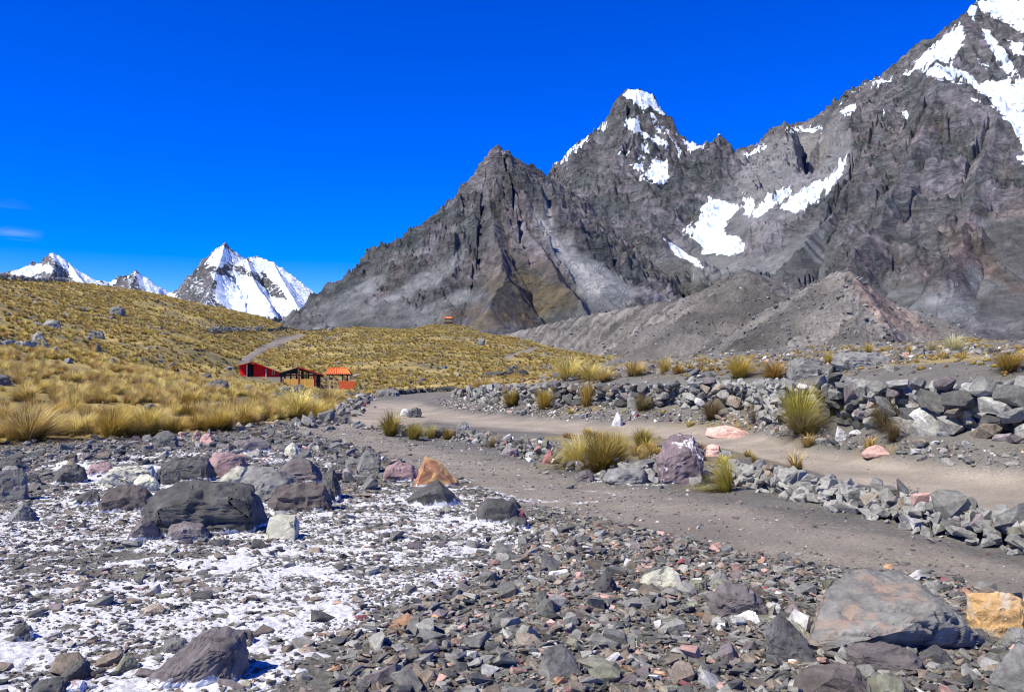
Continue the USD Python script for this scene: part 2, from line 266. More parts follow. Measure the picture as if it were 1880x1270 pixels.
def ground_fields(x, y):
    """Height and surface of the ground at world (x, y)."""
    r, a = np.hypot(x, y), np.arctan2(x, y)
    z = base_i(np.stack([np.log(r), a], -1))
    px, py = proj(np.stack([x, y, z], -1)); front = (y > 0.5) & (np.abs(a) < 0.8)
    px = np.where(front, px, -9999); 
    road = np.where(front & (r < 75), region(px, py, ROAD, 7), 0); track = np.where(front & (r < 40), region(px, py, TRACK, 9), 0)
    path = np.where(front & (r > 100), np.maximum(region(px, py, PATH, 2.5), region(px, py, PATH2, 2)), 0)
    grass = np.where(front & (r < 700), region(px, py, GRASSY, 8), np.where(r < 300, 0.2, 0.0))
    grass = grass * (1 - road) * (1 - track) * (1 - path)
    wob = noise2(x, y, 3.0, 21, 3)
    terr = np.where(front & (px > 1000) & (r > 17) & (r < 120), sstep(wob, 0.52, 0.66) * 0.7, 0) * (1 - road)   # straw on the terrace beyond the wall
    grass = np.maximum(grass, terr * (px > 1000))
    c = np.where(front & (r < 45), region(px, py, CRUST, 45), 0)
    for q in CRUST2: c = np.maximum(c, np.where(front & (r < 45), region(px, py, q, 16) * (0.85 if q is CRUST2[0] else 0.56), 0))
    w1, w2, w3 = noise2(x, y, 1.1, 5, 3), noise2(x * 0.55, y, 0.16, 6, 3), noise2(x, y, 0.045, 7, 2)
    crust = sstep(c * 0.70 + 0.75 * (w1 - 0.5) + 1.35 * (w2 - 0.5) + 0.75 * (w3 - 0.5), 0.22, 0.80) * (c > 0.02)
    flat = np.clip(road + track * 0.8, 0, 1)
    rough = 1 - 0.85 * flat
    near = 1 - sstep(r, 60, 200)
    z = z + rough * near * (0.10 * (noise2(x, y, 1.7, 1, 3) - 0.5) + 0.05 * (noise2(x, y, 0.3, 2, 2) - 0.5) + 0.028 * (w3 - 0.5) * (r < 25))
    crust = crust * (1 - 0.35 * track)
    z = z + crust * 0.014 * (1 - 0.9 * track) * (1 - sstep(r, 20, 40)) - 0.10 * road * (1 - sstep(r, 50, 80))
    ruts = np.abs(noise2(x * 0.25, y * 1.0, 1.1, 33, 2) - 0.5)
    z = z - 0.06 * flat * (1 - sstep(ruts, 0.0, 0.12)) * near
    far = sstep(r, 40, 130) * (1 - sstep(r, 600, 900))
    z = z + far * (1 - path) * (1 - 0.9 * np.where(front & (r < 150), region(px, py, SMOOTH, 14), 0)) * (2.6 * (noise2(x, y, 22.0, 3, 4) - 0.5) + 1.5 * (noise2(x, y, 5.0, 4, 3) - 0.5))
    for X_, Y_, Z_, R_ in PADS:
        q = 1 - sstep(np.hypot(x - X_, y - Y_), R_ * 0.7, R_ * 2.0); z = z + (Z_ - z) * q; grass = grass * (1 - 0.75 * q * (Y_ < 300))
    return z, dict(crust=crust, road=np.clip(road + 0.55 * track + 0.5 * path, 0, 1), grass=grass, _road=road, _track=track, _path=path, _grassy=np.where(front & (r < 700), region(px, py, GRASSY, 8), 0))
A, R = np.meshgrid(az, rr); GX, GY = (R * np.sin(A)).ravel(), (R * np.cos(A)).ravel()
GZ, GF = ground_fields(GX, GY)
ground_i = RegularGridInterpolator((np.log(rr), az), GZ.reshape(A.shape), bounds_error=False, fill_value=None)
def gz(x, y): return ground_i(np.stack([np.log(np.hypot(x, y)), np.arctan2(x, y)], -1))
def gz1(x, y): return float(gz(np.array([x]), np.array([y]))[0])
_rs = np.geomspace(2.2, 420, 2600)
def on_ground(px, py):
    """Where the line of sight through a pixel of the photograph first meets the ground."""
    d = pt(px, py, 1.0) - [0, 0, EYE]; x, y, z = d[0] * _rs, d[1] * _rs, EYE + d[2] * _rs
    k = np.nonzero(z <= gz(x, y))[0]
    k = k[0] if len(k) else len(_rs) - 1
    return np.array([x[k], y[k], gz1(x[k], y[k])])
V = np.stack([GX, GY, GZ], 1); F = grid_faces(len(rr), len(az)); N = grid_normals(V, len(rr), len(az))
fm = {k: v[F].mean(1) for k, v in GF.items() if k[0] == '_'}
kind = np.zeros(len(F), int); kind[fm['_grassy'] > 0.5] = 1; kind[fm['_path'] > 0.5] = 4; kind[fm['_track'] > 0.5] = 3; kind[fm['_road'] > 0.5] = 2
at = {k: v for k, v in GF.items() if k[0] != '_'}
for i, (n, lab, cat) in enumerate([('ground', 'bare stony ground with patches of white salt crust', 'ground'), ('hillside', 'rolling hillsides covered in yellow brown bunch grass', 'hill'),
                                   ('dirt_road', 'pale brown dirt road bending along the foot of the stone wall', 'road'), ('dirt_track', 'dark gravelly wheel track below the row of rubble', 'track'), ('hill_path', 'worn footpath climbing the grassy hill behind the red hut', 'path')]):
    grid_mesh(n, V, F[kind == i], 'stony_ground', at, normals=N, kind='structure', label=lab, category=cat)

# ------------------------------------------------------------------ mountains: ridges that fall away to all sides, gullied and broken
def mountain(n, label, cat, ridges, azr, rad, nc, nr, steep, talus, L, rough, seed, mat='mountain_rock', fields=None, floor=-10.0, gully=60.0, ledges=1.0, smoothc=7):
    """ridges: lists of (column, row, metres ahead). The land falls from each ridge at slope steep, easing to talus over L metres."""
    a = np.linspace(azr[0], azr[1], nc); rads = np.concatenate([np.linspace(*rad, nr)])
    A, R = np.meshgrid(a, rads); x, y = (R * np.sin(A)).ravel(), (R * np.cos(A)).ravel()
    P = np.stack([x, y], 1)
    warp = np.stack([noise2(x, y, gully * 2.2, seed + 50, 3) - 0.5, noise2(x, y, gully * 2.2, seed + 51, 3) - 0.5], 1) * gully * 1.3
    H = np.full(len(x), -1e9); T = np.zeros(len(x)); Dm = np.zeros(len(x)); off = 0.0
    for line in ridges:
        st = 1.0
        if isinstance(line, tuple): st, line = line
        w = np.array([pt(*q) for q in line])
        for p0, p1 in zip(w[:-1], w[1:]):
            e = p1[:2] - p0[:2]; l2 = e @ e; Q = P + warp * 0.35
            t = np.clip(((Q - p0[:2]) @ e) / l2, 0, 1); d = np.sqrt(((Q - p0[:2] - t[:, None] * e) ** 2).sum(1))
            side = np.sign((Q - p0[:2]) @ np.array([-e[1], e[0]]))
            h = p0[2] + t * (p1[2] - p0[2]) - st * (talus * d + (steep - talus) * L * (1 - np.exp(-d / L)))
            m = h > H; H[m] = h[m]; Dm[m] = d[m]; T[m] = (off + t * math.sqrt(l2) + 5000 * (side > 0))[m]
            off += math.sqrt(l2)
    big = max(H.max(), 1)
    p = np.stack([(T + warp[:, 0]) / gully, (Dm + warp[:, 1]) / (gully * 3.2), np.full(len(x), seed * 1.7)], 1)
    g = ridged(p, 4, seed, 0.46)
    q = np.stack([x, y, H * 0.7], 1)
    q2 = q @ np.array([[0.80, 0.36, 0.48], [-0.60, 0.48, 0.64], [0.0, -0.80, 0.60]]) * np.array([1.0, 0.6, 1.5])
    iso = ridged(q2 / (gully * 1.15), 5, seed + 9, 0.53)
    fine = meshkit.fbm(q / (gully * 0.22), 4, seed + 17)
    near = sstep(Dm, 0, gully * 0.9)
    amp = rough * (0.30 + 0.70 * near) * (0.30 + 0.70 * sstep(H, max(floor, 0) + 10, max(floor, 0) + 150 if rough > 20 else max(floor, 0) + 11))
    F_ = fields(x, y, H, Dm) if fields else {}
    soft = 1 - 0.86 * np.clip(F_.get('scree', 0), 0, 1) - 0.25 * np.clip(F_.get('snow', 0), 0, 1) - 0.72 * np.clip(F_.get('grass', 0), 0, 1)
    soft = np.clip(soft, 0.08, 1)
    Z = H + amp * soft * (0.95 * (g - 0.45) + 1.35 * (iso - 0.45)) + amp * soft * 0.55 * (fine - 0.5)
    # ledges in the rock
    led = 14.0 * rough / 40.0
    Z = Z + ledges * soft * led * 0.55 * np.sin((Z + 0.45 * x - 0.2 * y + 22 * (iso - 0.5)) / led * 0.9) * 0.5
    main = ridges[0][1] if isinstance(ridges[0], tuple) else ridges[0]     # the crest keeps to its surveyed height, apart from its teeth
    w = np.array([pt(*q) for q in main]); wa = np.arctan2(w[:, 0], w[:, 1]); el = w[:, 2] - EYE; el = el / np.hypot(w[:, 0], w[:, 1])
    want = np.interp(a, wa, el, left=np.nan, right=np.nan); rm = gaussian_filter(np.interp(a, wa, np.hypot(w[:, 0], w[:, 1])), smoothc)
    for _ in range(2):
        G = (Z.reshape(nr, nc) - EYE) / rads[:, None]; have = G.max(0); top = G.argmax(0)
        err = np.where(np.isnan(want), 0, (want - have) * rads[top]); err = gaussian_filter(err, smoothc, mode='nearest')
        Dg = np.abs(rads[:, None] - rm[None, :]); Z = Z + (err[None, :] * np.exp(-(Dg / (gully * 5.0)) ** 2)).ravel()
    V = np.stack([x, y, Z], 1); F = grid_faces(nr, nc); N = grid_normals(V, nr, nc)
    F = F[Z[F].max(1) > floor]
    attrs = fields(x, y, Z, Dm) if fields else {}
    attrs['streak'] = meshkit.fbm(np.stack([(T + warp[:, 0] * 0.25) / (gully * 0.16), Dm / (gully * 3.0), np.zeros(len(x))], 1), 4, seed + 70)
    slope = N[:, 2]
    for k in ('snow', 'scree', 'grass', 'warm', 'pale', 'fan'): attrs.setdefault(k, np.zeros(len(x)))
    if mat == 'mountain_rock':
        attrs['snow'] = attrs['snow'] + 0.25 * (sstep(slope, 0.35, 0.8) - 0.5) * (attrs['snow'] > 0.02)
    LAST['V'], LAST['x'] = V, x
    return grid_mesh(n, V, F, mat, attrs, normals=N, kind='structure', label=label, category=cat)
LAST, MOR = {}, []
def many(px, py, polys, soft): 
    out = np.zeros(px.shape)
    for q in polys: out = np.maximum(out, region(px, py, q, soft))
    return out

# far snow peaks on the left
SNOWF = [[(0, 512), (50, 488), (88, 484), (100, 500), (60, 505), (0, 530)], [(88, 464), (110, 466), (130, 480), (190, 520), (180, 540), (150, 525), (125, 500), (105, 480)], [(95, 520), (150, 530), (330, 560), (0, 540), (0, 508), (60, 506)],
         [(245, 500), (260, 503), (290, 525), (330, 545), (300, 560), (260, 530)], [(180, 520), (215, 510), (205, 525), (180, 530)],
         [(375, 490), (392, 465), (412, 455), (440, 470), (470, 490), (480, 505), (445, 490), (420, 480), (400, 487)], [(385, 500), (420, 505), (440, 530), (470, 560), (500, 580), (440, 580), (395, 550), (400, 520)],
         [(455, 470), (500, 478), (530, 500), (590, 545), (560, 575), (520, 580), (470, 540), (440, 505), (465, 510), (500, 545), (530, 550), (510, 520), (470, 490)], [(420, 495), (450, 505), (490, 560), (520, 580), (480, 580), (440, 530)]]
def f_far(x, y, z, d):
    px, py = proj(np.stack([x, y, z], 1)); s = many(px, py, SNOWF, 5)
    fleck = (noise2(x, y, 60, 45, 4) - 0.5) * 44
    s = 0.30 + 0.46 * many(px + fleck * 0.35, py + fleck * 0.5, SNOWF, 4)
    return dict(snow=s, warm=0.25 * noise2(x, y, 300, 3, 2))
mountain('mountain', 'pair of low far snow capped peaks above the left hill', 'mountain',
         [[(-160, 500, 5200), (0, 505, 5200), (50, 487, 5200), (75, 480, 5200), (90, 465, 5200), (108, 466, 5200), (125, 484, 5200), (150, 500, 5250), (182, 519, 5300), (215, 509, 5400), (236, 507, 5400), (244, 496, 5400), (262, 504, 5400), (290, 526, 5400), (330, 545, 5400)],
          [(100, 466, 5200), (100, 505, 4950), (90, 540, 4750)], [(246, 496, 5400), (240, 530, 5200), (235, 560, 5000)], [(125, 484, 5200), (160, 530, 4950)]],
         (-0.66, -0.30), (4300, 5800), 330, 150, 1.1, 0.7, 200, 55, 3, fields=f_far, floor=150, gully=150)
mountain('mountain', 'far pointed snow peak with glacier streaks left of the dark pyramid mountain', 'mountain',
         [[(290, 548, 4900), (318, 535, 4800), (340, 515, 4800), (365, 485, 4800), (390, 462, 4800), (402, 452, 4800), (411, 444, 4800), (425, 458, 4800), (450, 474, 4850), (470, 470, 4900), (500, 481, 4900), (530, 500, 4900), (555, 520, 4900), (590, 547, 4900), (640, 585, 4900)],
          [(411, 444, 4800), (400, 490, 4550), (385, 530, 4350), (375, 560, 4200)], [(450, 474, 4850), (470, 520, 4550), (490, 560, 4300)], [(500, 481, 4900), (530, 530, 4600), (545, 560, 4400)]],
         (-0.42, -0.15), (3900, 5500), 330, 180, 1.15, 0.75, 200, 55, 7, fields=f_far, floor=100, gully=140)

# dark pyramid
SCREE_B = [[(975, 385), (990, 395), (1015, 420), (1060, 460), (1130, 505), (1175, 540), (1140, 590), (1085, 590), (1070, 550), (1045, 510), (1020, 465), (990, 415)], [(1000, 350), (1012, 385), (1022, 430), (1040, 445), (1015, 425), (1000, 400)],
           [(860, 450), (845, 480), (790, 530), (720, 575), (640, 605), (560, 600), (640, 575), (720, 545), (790, 490), (835, 460)], [(850, 530), (890, 540), (800, 590), (700, 610), (640, 606), (760, 570)], [(555, 573), (620, 545), (680, 500), (720, 500), (680, 550), (620, 600)]]
GRASS_B = [[(860, 520), (900, 500), (960, 490), (1030, 510), (1070, 540), (1075, 570), (1020, 580), (960, 610), (800, 600), (840, 560), (895, 545)], [(700, 545), (760, 520), (740, 545)]]
def f_b(x, y, z, d):
    px, py = proj(np.stack([x, y, z], 1)); w = (noise2(x, y, 60, 31, 3) - 0.5) * 34; w2 = (noise2(x, y, 25, 32, 3) - 0.5) * 30
    fan_ = np.maximum(region(px + w * .2, py + w2 * .2, [(975, 385), (990, 392), (1012, 425), (1035, 455), (1075, 490), (1120, 520), (1100, 545), (1080, 540), (1062, 500), (1030, 465), (1000, 425)], 8) * 1.0, region(px + w * .2, py + w2 * .2, [(1000, 350), (1010, 380), (1024, 430), (1040, 446), (1012, 420), (998, 390)], 6) * 0.7)
    return dict(snow=np.zeros(len(x)), scree=np.maximum(fan_, np.clip(many(px + w * 0.7, py + w2 * 0.7, SCREE_B, 5), 0, 1) * np.where(px < 900, 0.60 + 0.40 * sstep(noise2(x * 0.8 + y * 0.6, (y * 0.8 - x * 0.6) * 0.12, 17, 33, 3), 0.44, 0.53), 0.95)), fan=fan_, grass=many(px + w * 1.6, py + w2 * 1.6, GRASS_B, 26) * 0.62, warm=0.5 * sstep(noise2(x, y, 150, 12, 3), 0.45, 0.7))
mountain('mountain', 'dark grey rock pyramid with pale scree runs in the middle of the range', 'mountain',
         [[(470, 640, 1500), (555, 573, 1500), (610, 545, 1500), (645, 515, 1500), (662, 490, 1480), (676, 470, 1470), (692, 452, 1460), (712, 455, 1450), (740, 447, 1450), (765, 430, 1430), (790, 400, 1400), (815, 378, 1390), (835, 358, 1385), (848, 340, 1380), (868, 322, 1360), (890, 288, 1330), (905, 270, 1322), (915, 266, 1320), (930, 278, 1330), (950, 292, 1350), (985, 307, 1400), (1015, 330, 1480), (1060, 360, 1560)],
          [(915, 266, 1320), (935, 340, 1260), (958, 410, 1180), (1000, 470, 1090), (1040, 525, 1000), (1075, 580, 900)], [(848, 340, 1380), (850, 420, 1270), (842, 470, 1180), (850, 520, 1080)],
          [(765, 430, 1430), (760, 490, 1330), (735, 530, 1230)], [(985, 307, 1400), (1030, 370, 1350), (1075, 420, 1300), (1110, 470, 1230), (1140, 505, 1150)], [(890, 288, 1330), (900, 380, 1200), (910, 450, 1100), (930, 510, 980), (900, 560, 880)],
          (0.75, [(692, 452, 1460), (690, 500, 1380), (660, 540, 1300)])],
         (-0.33, 0.19), (600, 1800), 560, 330, 1.35, 0.60, 130, 34, 11, fields=f_b, floor=2, gully=42)

# the high snow tipped peak and the cirque
SNOW_C = [[(1140, 166), (1165, 162), (1195, 168), (1222, 205), (1212, 215), (1195, 195), (1180, 205), (1165, 190), (1145, 175)], [(1010, 308), (1055, 266), (1078, 248), (1085, 255), (1060, 275), (1030, 300)], [(1095, 240), (1118, 222), (1118, 238), (1100, 245)],
          [(1148, 215), (1172, 212), (1180, 240), (1165, 250), (1150, 235)], [(1175, 235), (1230, 262), (1225, 275), (1180, 250)], [(1160, 325), (1185, 320), (1195, 295), (1225, 293), (1228, 332), (1200, 340)], [(1152, 300), (1178, 298), (1185, 310), (1165, 312)],
          [(1252, 257), (1300, 270), (1296, 282), (1260, 275)], [(1312, 250), (1324, 245), (1332, 252)], [(1357, 285), (1380, 275), (1400, 265), (1410, 270), (1380, 290)], [(1440, 236), (1512, 233), (1510, 241), (1445, 244)],
          [(1300, 360), (1330, 372), (1362, 380), (1330, 405), (1325, 430), (1365, 440), (1368, 465), (1300, 470), (1285, 465), (1290, 450), (1250, 425), (1280, 410), (1300, 395)], [(1368, 366), (1385, 372), (1378, 392), (1370, 395)], [(1385, 392), (1410, 365), (1447, 345), (1452, 352), (1420, 375), (1395, 396)], [(1440, 378), (1475, 352), (1520, 326), (1545, 300), (1560, 287), (1553, 306), (1530, 334), (1500, 358), (1465, 388), (1480, 366)], [(1218, 437), (1240, 450), (1290, 485), (1285, 492), (1240, 468)],
          [(1540, 195), (1572, 192), (1575, 208), (1545, 210)], [(1600, 152), (1625, 150), (1622, 158), (1600, 162)], [(1640, 148), (1560, 172), (1562, 166), (1640, 140)], [(1618, 200), (1625, 200), (1625, 214), (1618, 212)], [(1650, 202), (1668, 205), (1665, 220)], [(1778, 175), (1800, 190), (1790, 190)], [(1532, 288), (1550, 288), (1540, 296)]]
SCREE_C = [[(1240, 470), (1330, 480), (1400, 470), (1440, 450), (1510, 400), (1520, 420), (1500, 470), (1520, 520), (1380, 520), (1250, 520), (1180, 500)], [(1105, 480), (1130, 490), (1180, 515), (1120, 510)], [(1090, 250), (1108, 250), (1095, 330), (1080, 340)], [(1330, 400), (1400, 420), (1300, 500), (1240, 480)]]
SNOW_D = [[(1640, 150), (1690, 105), (1740, 60), (1760, 40), (1775, 70), (1765, 90), (1745, 118), (1720, 110), (1700, 125), (1675, 135)], [(1790, 0), (1890, -20), (1890, 60), (1850, 45), (1800, 20)], [(1690, 130), (1720, 118), (1760, 125), (1800, 148), (1890, 145), (1890, 300), (1855, 225), (1825, 200), (1810, 175), (1770, 152), (1720, 148)],
          [(1800, 50), (1820, 60), (1850, 100), (1870, 135), (1850, 140), (1815, 90)], [(1845, 70), (1880, 80), (1885, 110), (1860, 100)], [(1862, 290), (1890, 280), (1890, 305)], [(1770, 20), (1800, 5), (1790, 40)], [(1795, 110), (1825, 125), (1820, 130), (1798, 120)],
          [(1540, 195), (1572, 192), (1575, 208), (1545, 210)], [(1598, 150), (1628, 148), (1622, 158), (1600, 160)], [(1618, 200), (1625, 200), (1625, 214), (1618, 212)], [(1650, 202), (1668, 205), (1665, 220)], [(1776, 175), (1802, 190), (1790, 191)]]
STREAK = [[(1366, 362), (1388, 368), (1380, 398), (1366, 398)], [(1380, 398), (1408, 360), (1450, 340), (1456, 355), (1422, 380), (1396, 402)], [(1430, 385), (1475, 346), (1520, 322), (1545, 296), (1563, 284), (1556, 310), (1532, 338), (1500, 363), (1464, 392), (1450, 386)], [(1300, 360), (1330, 370), (1362, 380), (1335, 405), (1330, 430), (1290, 425), (1280, 410)]]
def f_c(x, y, z, d):
    px, py = proj(np.stack([x, y, z], 1)); w = (noise2(x, y, 70, 41, 3) - 0.5) * 30; w2 = (noise2(x, y, 30, 42, 3) - 0.5) * 26
    w3 = (noise2(x, y, 11, 44, 2) - 0.5) * 16
    s = many(px + w * 0.35 + w3, py + w2 * 0.5 + w3, SNOW_C + SNOW_D, 4) * 0.84; s = np.maximum(s, many(px + w3, py + w3, STREAK, 5))
    dust = sstep(noise2(x, y, 40, 43, 4), 0.60, 0.70) * region(px, py, [(1080, 150), (1240, 150), (1300, 270), (1300, 310), (1240, 330), (1150, 320), (1110, 260)], 20) * 0.6
    return dict(snow=np.maximum(s, dust), scree=many(px + w, py + w2, SCREE_C, 12) * 0.9, grass=np.zeros(len(x)), pale=region(px + w, py + w2, [(1350, 290), (1440, 245), (1515, 238), (1545, 200), (1560, 250), (1565, 285), (1530, 335), (1470, 390), (1420, 430), (1330, 490), (1230, 520), (1160, 500), (1240, 450), (1300, 400), (1330, 360)], 14) * 0.42, warm=0.35 * sstep(noise2(x, y, 220, 14, 3), 0.4, 0.7))
mountain('mountain', 'tallest central grey peak with a white snow tip', 'mountain',
         [[(900, 400, 2150), (985, 335, 2180), (1012, 310, 2200), (1050, 270, 2250), (1090, 240, 2300), (1112, 222, 2300), (1122, 200, 2300), (1138, 170, 2300), (1165, 163, 2300), (1195, 170, 2300), (1215, 202, 2300), (1238, 222, 2320), (1254, 257, 2350), (1298, 269, 2450), (1312, 252, 2450), (1323, 246, 2450), (1335, 258, 2450), (1357, 287, 2500), (1400, 266, 2600), (1440, 238, 2600), (1475, 238, 2580), (1510, 235, 2550), (1560, 220, 2500), (1640, 200, 2450)],
          [(1165, 163, 2300), (1160, 240, 2150), (1150, 330, 2000), (1140, 400, 1850), (1130, 470, 1650)], [(1215, 202, 2300), (1235, 300, 2120), (1240, 380, 1980), (1215, 430, 1820), (1195, 480, 1650)], [(1254, 257, 2350), (1280, 330, 2180), (1295, 390, 2080)],
          [(1323, 246, 2450), (1320, 310, 2330), (1305, 360, 2220)], [(1090, 240, 2300), (1085, 330, 2100), (1080, 400, 1900), (1100, 450, 1750)], [(1440, 238, 2600), (1420, 320, 2420), (1400, 380, 2200)], [(1510, 235, 2550), (1480, 320, 2350), (1440, 390, 2100), (1400, 440, 1900)]],
         (-0.05, 0.45), (1300, 2900), 560, 330, 1.45, 0.55, 190, 62, 23, fields=f_c, floor=20, gully=75)

# right massif with the hanging glacier
SCREE_D = [[(1440, 490), (1520, 400), (1512, 440), (1535, 470), (1510, 500)], [(1610, 520), (1680, 515), (1720, 540), (1760, 530), (1890, 560), (1890, 600), (1640, 590), (1600, 545)], [(1770, 480), (1800, 500), (1890, 550), (1890, 580), (1800, 560), (1770, 530)], [(1790, 400), (1890, 400), (1890, 540), (1830, 480)]]
def f_d(x, y, z, d):
    px, py = proj(np.stack([x, y, z], 1)); w = (noise2(x, y, 70, 61, 3) - 0.5) * 30; w2 = (noise2(x, y, 30, 62, 3) - 0.5) * 26
    w3 = (noise2(x, y, 11, 64, 2) - 0.5) * 16
    return dict(snow=np.maximum(many(px + w3, py + w3, STREAK, 5), many(px + w * 0.35 + w3, py + w2 * 0.5 + w3, SNOW_D + SNOW_C[9:], 5) * 0.80), scree=many(px + w, py + w2, SCREE_D + SCREE_C[:1] + SCREE_C[3:], 14) * 0.9, grass=np.zeros(len(x)), pale=region(px + w, py + w2, [(1350, 290), (1440, 245), (1515, 238), (1545, 200), (1560, 250), (1565, 285), (1530, 335), (1470, 390), (1420, 430), (1330, 490), (1230, 520), (1160, 500), (1240, 450), (1300, 400), (1330, 360)], 14) * 0.42,
                warm=np.clip(0.45 * sstep(noise2(x, y, 160, 15, 3), 0.45, 0.7) + 0.9 * region(px + w, py + w2, [(1740, 430), (1900, 380), (1900, 590), (1790, 575), (1760, 500)], 30), 0, 1))
mountain('mountain', 'massive dark rock face on the right below a hanging glacier', 'mountain',
         [[(1470, 290, 2300), (1512, 238, 2250), (1530, 205, 2200), (1548, 180, 2150), (1600, 158, 2050), (1640, 149, 2000), (1668, 125, 2080), (1690, 98, 2150), (1720, 72, 2250), (1745, 52, 2350), (1765, 30, 2500), (1790, 2, 2600), (1840, -40, 2700), (1900, -70, 2800), (2050, -120, 2900), (2300, -100, 2900)],
          (0.9, [(1640, 149, 2000), (1690, 148, 1900), (1730, 152, 1800), (1790, 175, 1700), (1825, 215, 1620), (1860, 270, 1560), (1885, 320, 1520), (1960, 380, 1480), (2100, 400, 1450)]),
          [(1730, 152, 1800), (1690, 250, 1620), (1650, 340, 1450), (1600, 430, 1280), (1560, 500, 1130)], [(1640, 149, 2000), (1590, 260, 1820), (1560, 330, 1650), (1520, 400, 1450), (1460, 460, 1300)], [(1825, 215, 1620), (1800, 320, 1430), (1770, 420, 1250), (1730, 500, 1080)],
          [(1885, 320, 1520), (1860, 420, 1330), (1840, 490, 1180)], [(1790, 2, 2600), (1830, 70, 2400), (1870, 110, 2250)], [(1745, 52, 2350), (1790, 100, 2200), (1815, 130, 2100)]],
         (0.20, 0.66), (800, 3100), 520, 420, 1.25, 0.55, 190, 52, 37, fields=f_d, floor=8, gully=66)

# moraines
def f_m(x, y, z, d):
    px, py = proj(np.stack([x, y, z], 1)); w = (noise2(x, y, 18, 71, 3) - 0.5) * 40
    return dict(warm=region(px + w, py + w, [(1562, 500), (1640, 550), (1720, 620), (1640, 610), (1580, 550)], 12))
mountain('moraine', 'long grey gravel moraine ridge behind, ending under the cirque', 'moraine',
         [[(900, 620, 600), (960, 605, 560), (1060, 582, 530), (1180, 560, 500), (1250, 548, 480), (1310, 525, 450), (1345, 503, 430), (1372, 496, 420), (1400, 505, 425), (1440, 520, 440), (1500, 540, 460)]],
         (-0.08, 0.42), (270, 620), 300, 110, 0.66, 0.60, 60, 4.2, 81, mat='moraine_gravel', fields=f_m, floor=0.0, gully=13, ledges=0.0); MOR.append(LAST['V'])
mountain('moraine', 'nearer grey gravel moraine cone with a pinkish right flank', 'moraine',
         [[(1330, 615, 400), (1410, 565, 380), (1470, 530, 360), (1520, 505, 345), (1545, 497, 340), (1560, 496, 332), (1585, 515, 318), (1620, 545, 300), (1665, 580, 278), (1720, 618, 255), (1780, 645, 235)]],
         (0.12, 0.52), (190, 420), 300, 120, 0.66, 0.60, 60, 3.2, 91, mat='moraine_gravel', fields=f_m, floor=0.0, gully=10, ledges=0.0); MOR.append(LAST['V'])
# ------------------------------------------------------------------ stone, grass and building materials
def tone(c, k): return tuple(min(1.0, x * k) for x in c)
def stone_look(n, c, spread=0.5, scale=14.0, accent=None, acc_at=(0.58, 0.66), acc_scale=3.0, bump=0.035, rough=0.88, frost=None, per=0.75):
    nodes = {'g': ('geometry', {}), 'oi': ('object_info', {}),
             'n1': ('noise_texture', {'scale': scale, 'detail': 8.0, 'roughness': 0.72}),
             'n2': ('noise_texture', {'scale': scale * 0.22, 'detail': 5.0, 'roughness': 0.6, 'distortion': 0.8}),
             'r1': ('rgb_ramp', {'ramp': [(0.28, tone(c, 1 - spread)), (0.5, c), (0.74, tone(c, 1 + spread * 1.3))]}),
             'r2': ('rgb_ramp', {'ramp': [(0.3, bw(0.7)), (0.7, bw(1.35))]}),
             'm': ('mix_color', {'blend_type': 'multiply', 'fac': 1.0, 'use_clamp': False}),
             'rv': ('map_range', {'to_min': 1 - per * 0.55, 'to_max': 1 + per * 0.75}), 'rc': ('combine_color', {}),
             'm2': ('mix_color', {'blend_type': 'multiply', 'fac': 1.0, 'use_clamp': False}),
             'b': ('bump', {'strength': 0.9, 'distance': bump}),
             'p': ('principled_bsdf', {'roughness': rough, 'specular_ior_level': 0.3})}
    links = [('g.position', 'n1.vector'), ('g.position', 'n2.vector'), ('n1.fac', 'r1.fac'), ('n2.fac', 'r2.fac'), ('r1.color', 'm.a'), ('r2.color', 'm.b'),
             ('oi.random', 'rv.value'), ('rv.result', 'rc.r'), ('rv.result', 'rc.g'), ('rv.result', 'rc.b'), ('m.result', 'm2.a'), ('rc.color', 'm2.b'), ('n1.fac', 'b.height'), ('b.normal', 'p.normal')]
    last = 'm2.result'
    if accent:
        nodes |= {'n3': ('noise_texture', {'scale': acc_scale, 'detail': 6.0, 'roughness': 0.68, 'distortion': 1.4}), 'r3': ('map_range', {'from_min': acc_at[0], 'from_max': acc_at[1], 'clamp': True}), 'ma': ('mix_color', {'b': accent})}
        links += [('g.position', 'n3.vector'), ('n3.fac', 'r3.value'), ('r3.result', 'ma.fac'), (last, 'ma.a')]; last = 'ma.result'
    if frost:   # dried salt clinging to the foot of the stone
        nodes |= {'xyz': ('separate_xyz', {}), 'fz': ('map_range', {'from_min': frost, 'from_max': 0.0, 'to_min': -0.30, 'to_max': 0.22}), 'fa': ('math', {'math_type': 'add'}),
                  'ft': ('map_range', {'from_min': 0.56, 'from_max': 0.64, 'to_max': 0.85, 'clamp': True}), 'mf': ('mix_color', {'b': (0.66, 0.67, 0.68)})}
        links += [('g.position', 'xyz.vector'), ('xyz.z', 'fz.value'), ('fz.result', 'fa.value1'), ('n1.fac', 'fa.value2'), ('fa.value', 'ft.value'), ('ft.result', 'mf.fac'), (last, 'mf.a')]; last = 'mf.result'
    links.append((last, 'p.base_color'))
    usdkit.material(stage, '/World/Looks/' + n, nodes, links, surface='p.BSDF')
STONE = {'slate': (0.090, 0.089, 0.081), 'grey': (0.182, 0.175, 0.153), 'brown': (0.165, 0.135, 0.102), 'purple': (0.138, 0.116, 0.114), 'pink': (0.36, 0.225, 0.185), 'red': (0.21, 0.075, 0.08), 'orange': (0.30, 0.175, 0.10), 'pale': (0.36, 0.35, 0.325), 'lime': (0.40, 0.385, 0.29), 'olive': (0.17, 0.165, 0.12)}
for k, c in STONE.items(): stone_look(k + '_stone', c)
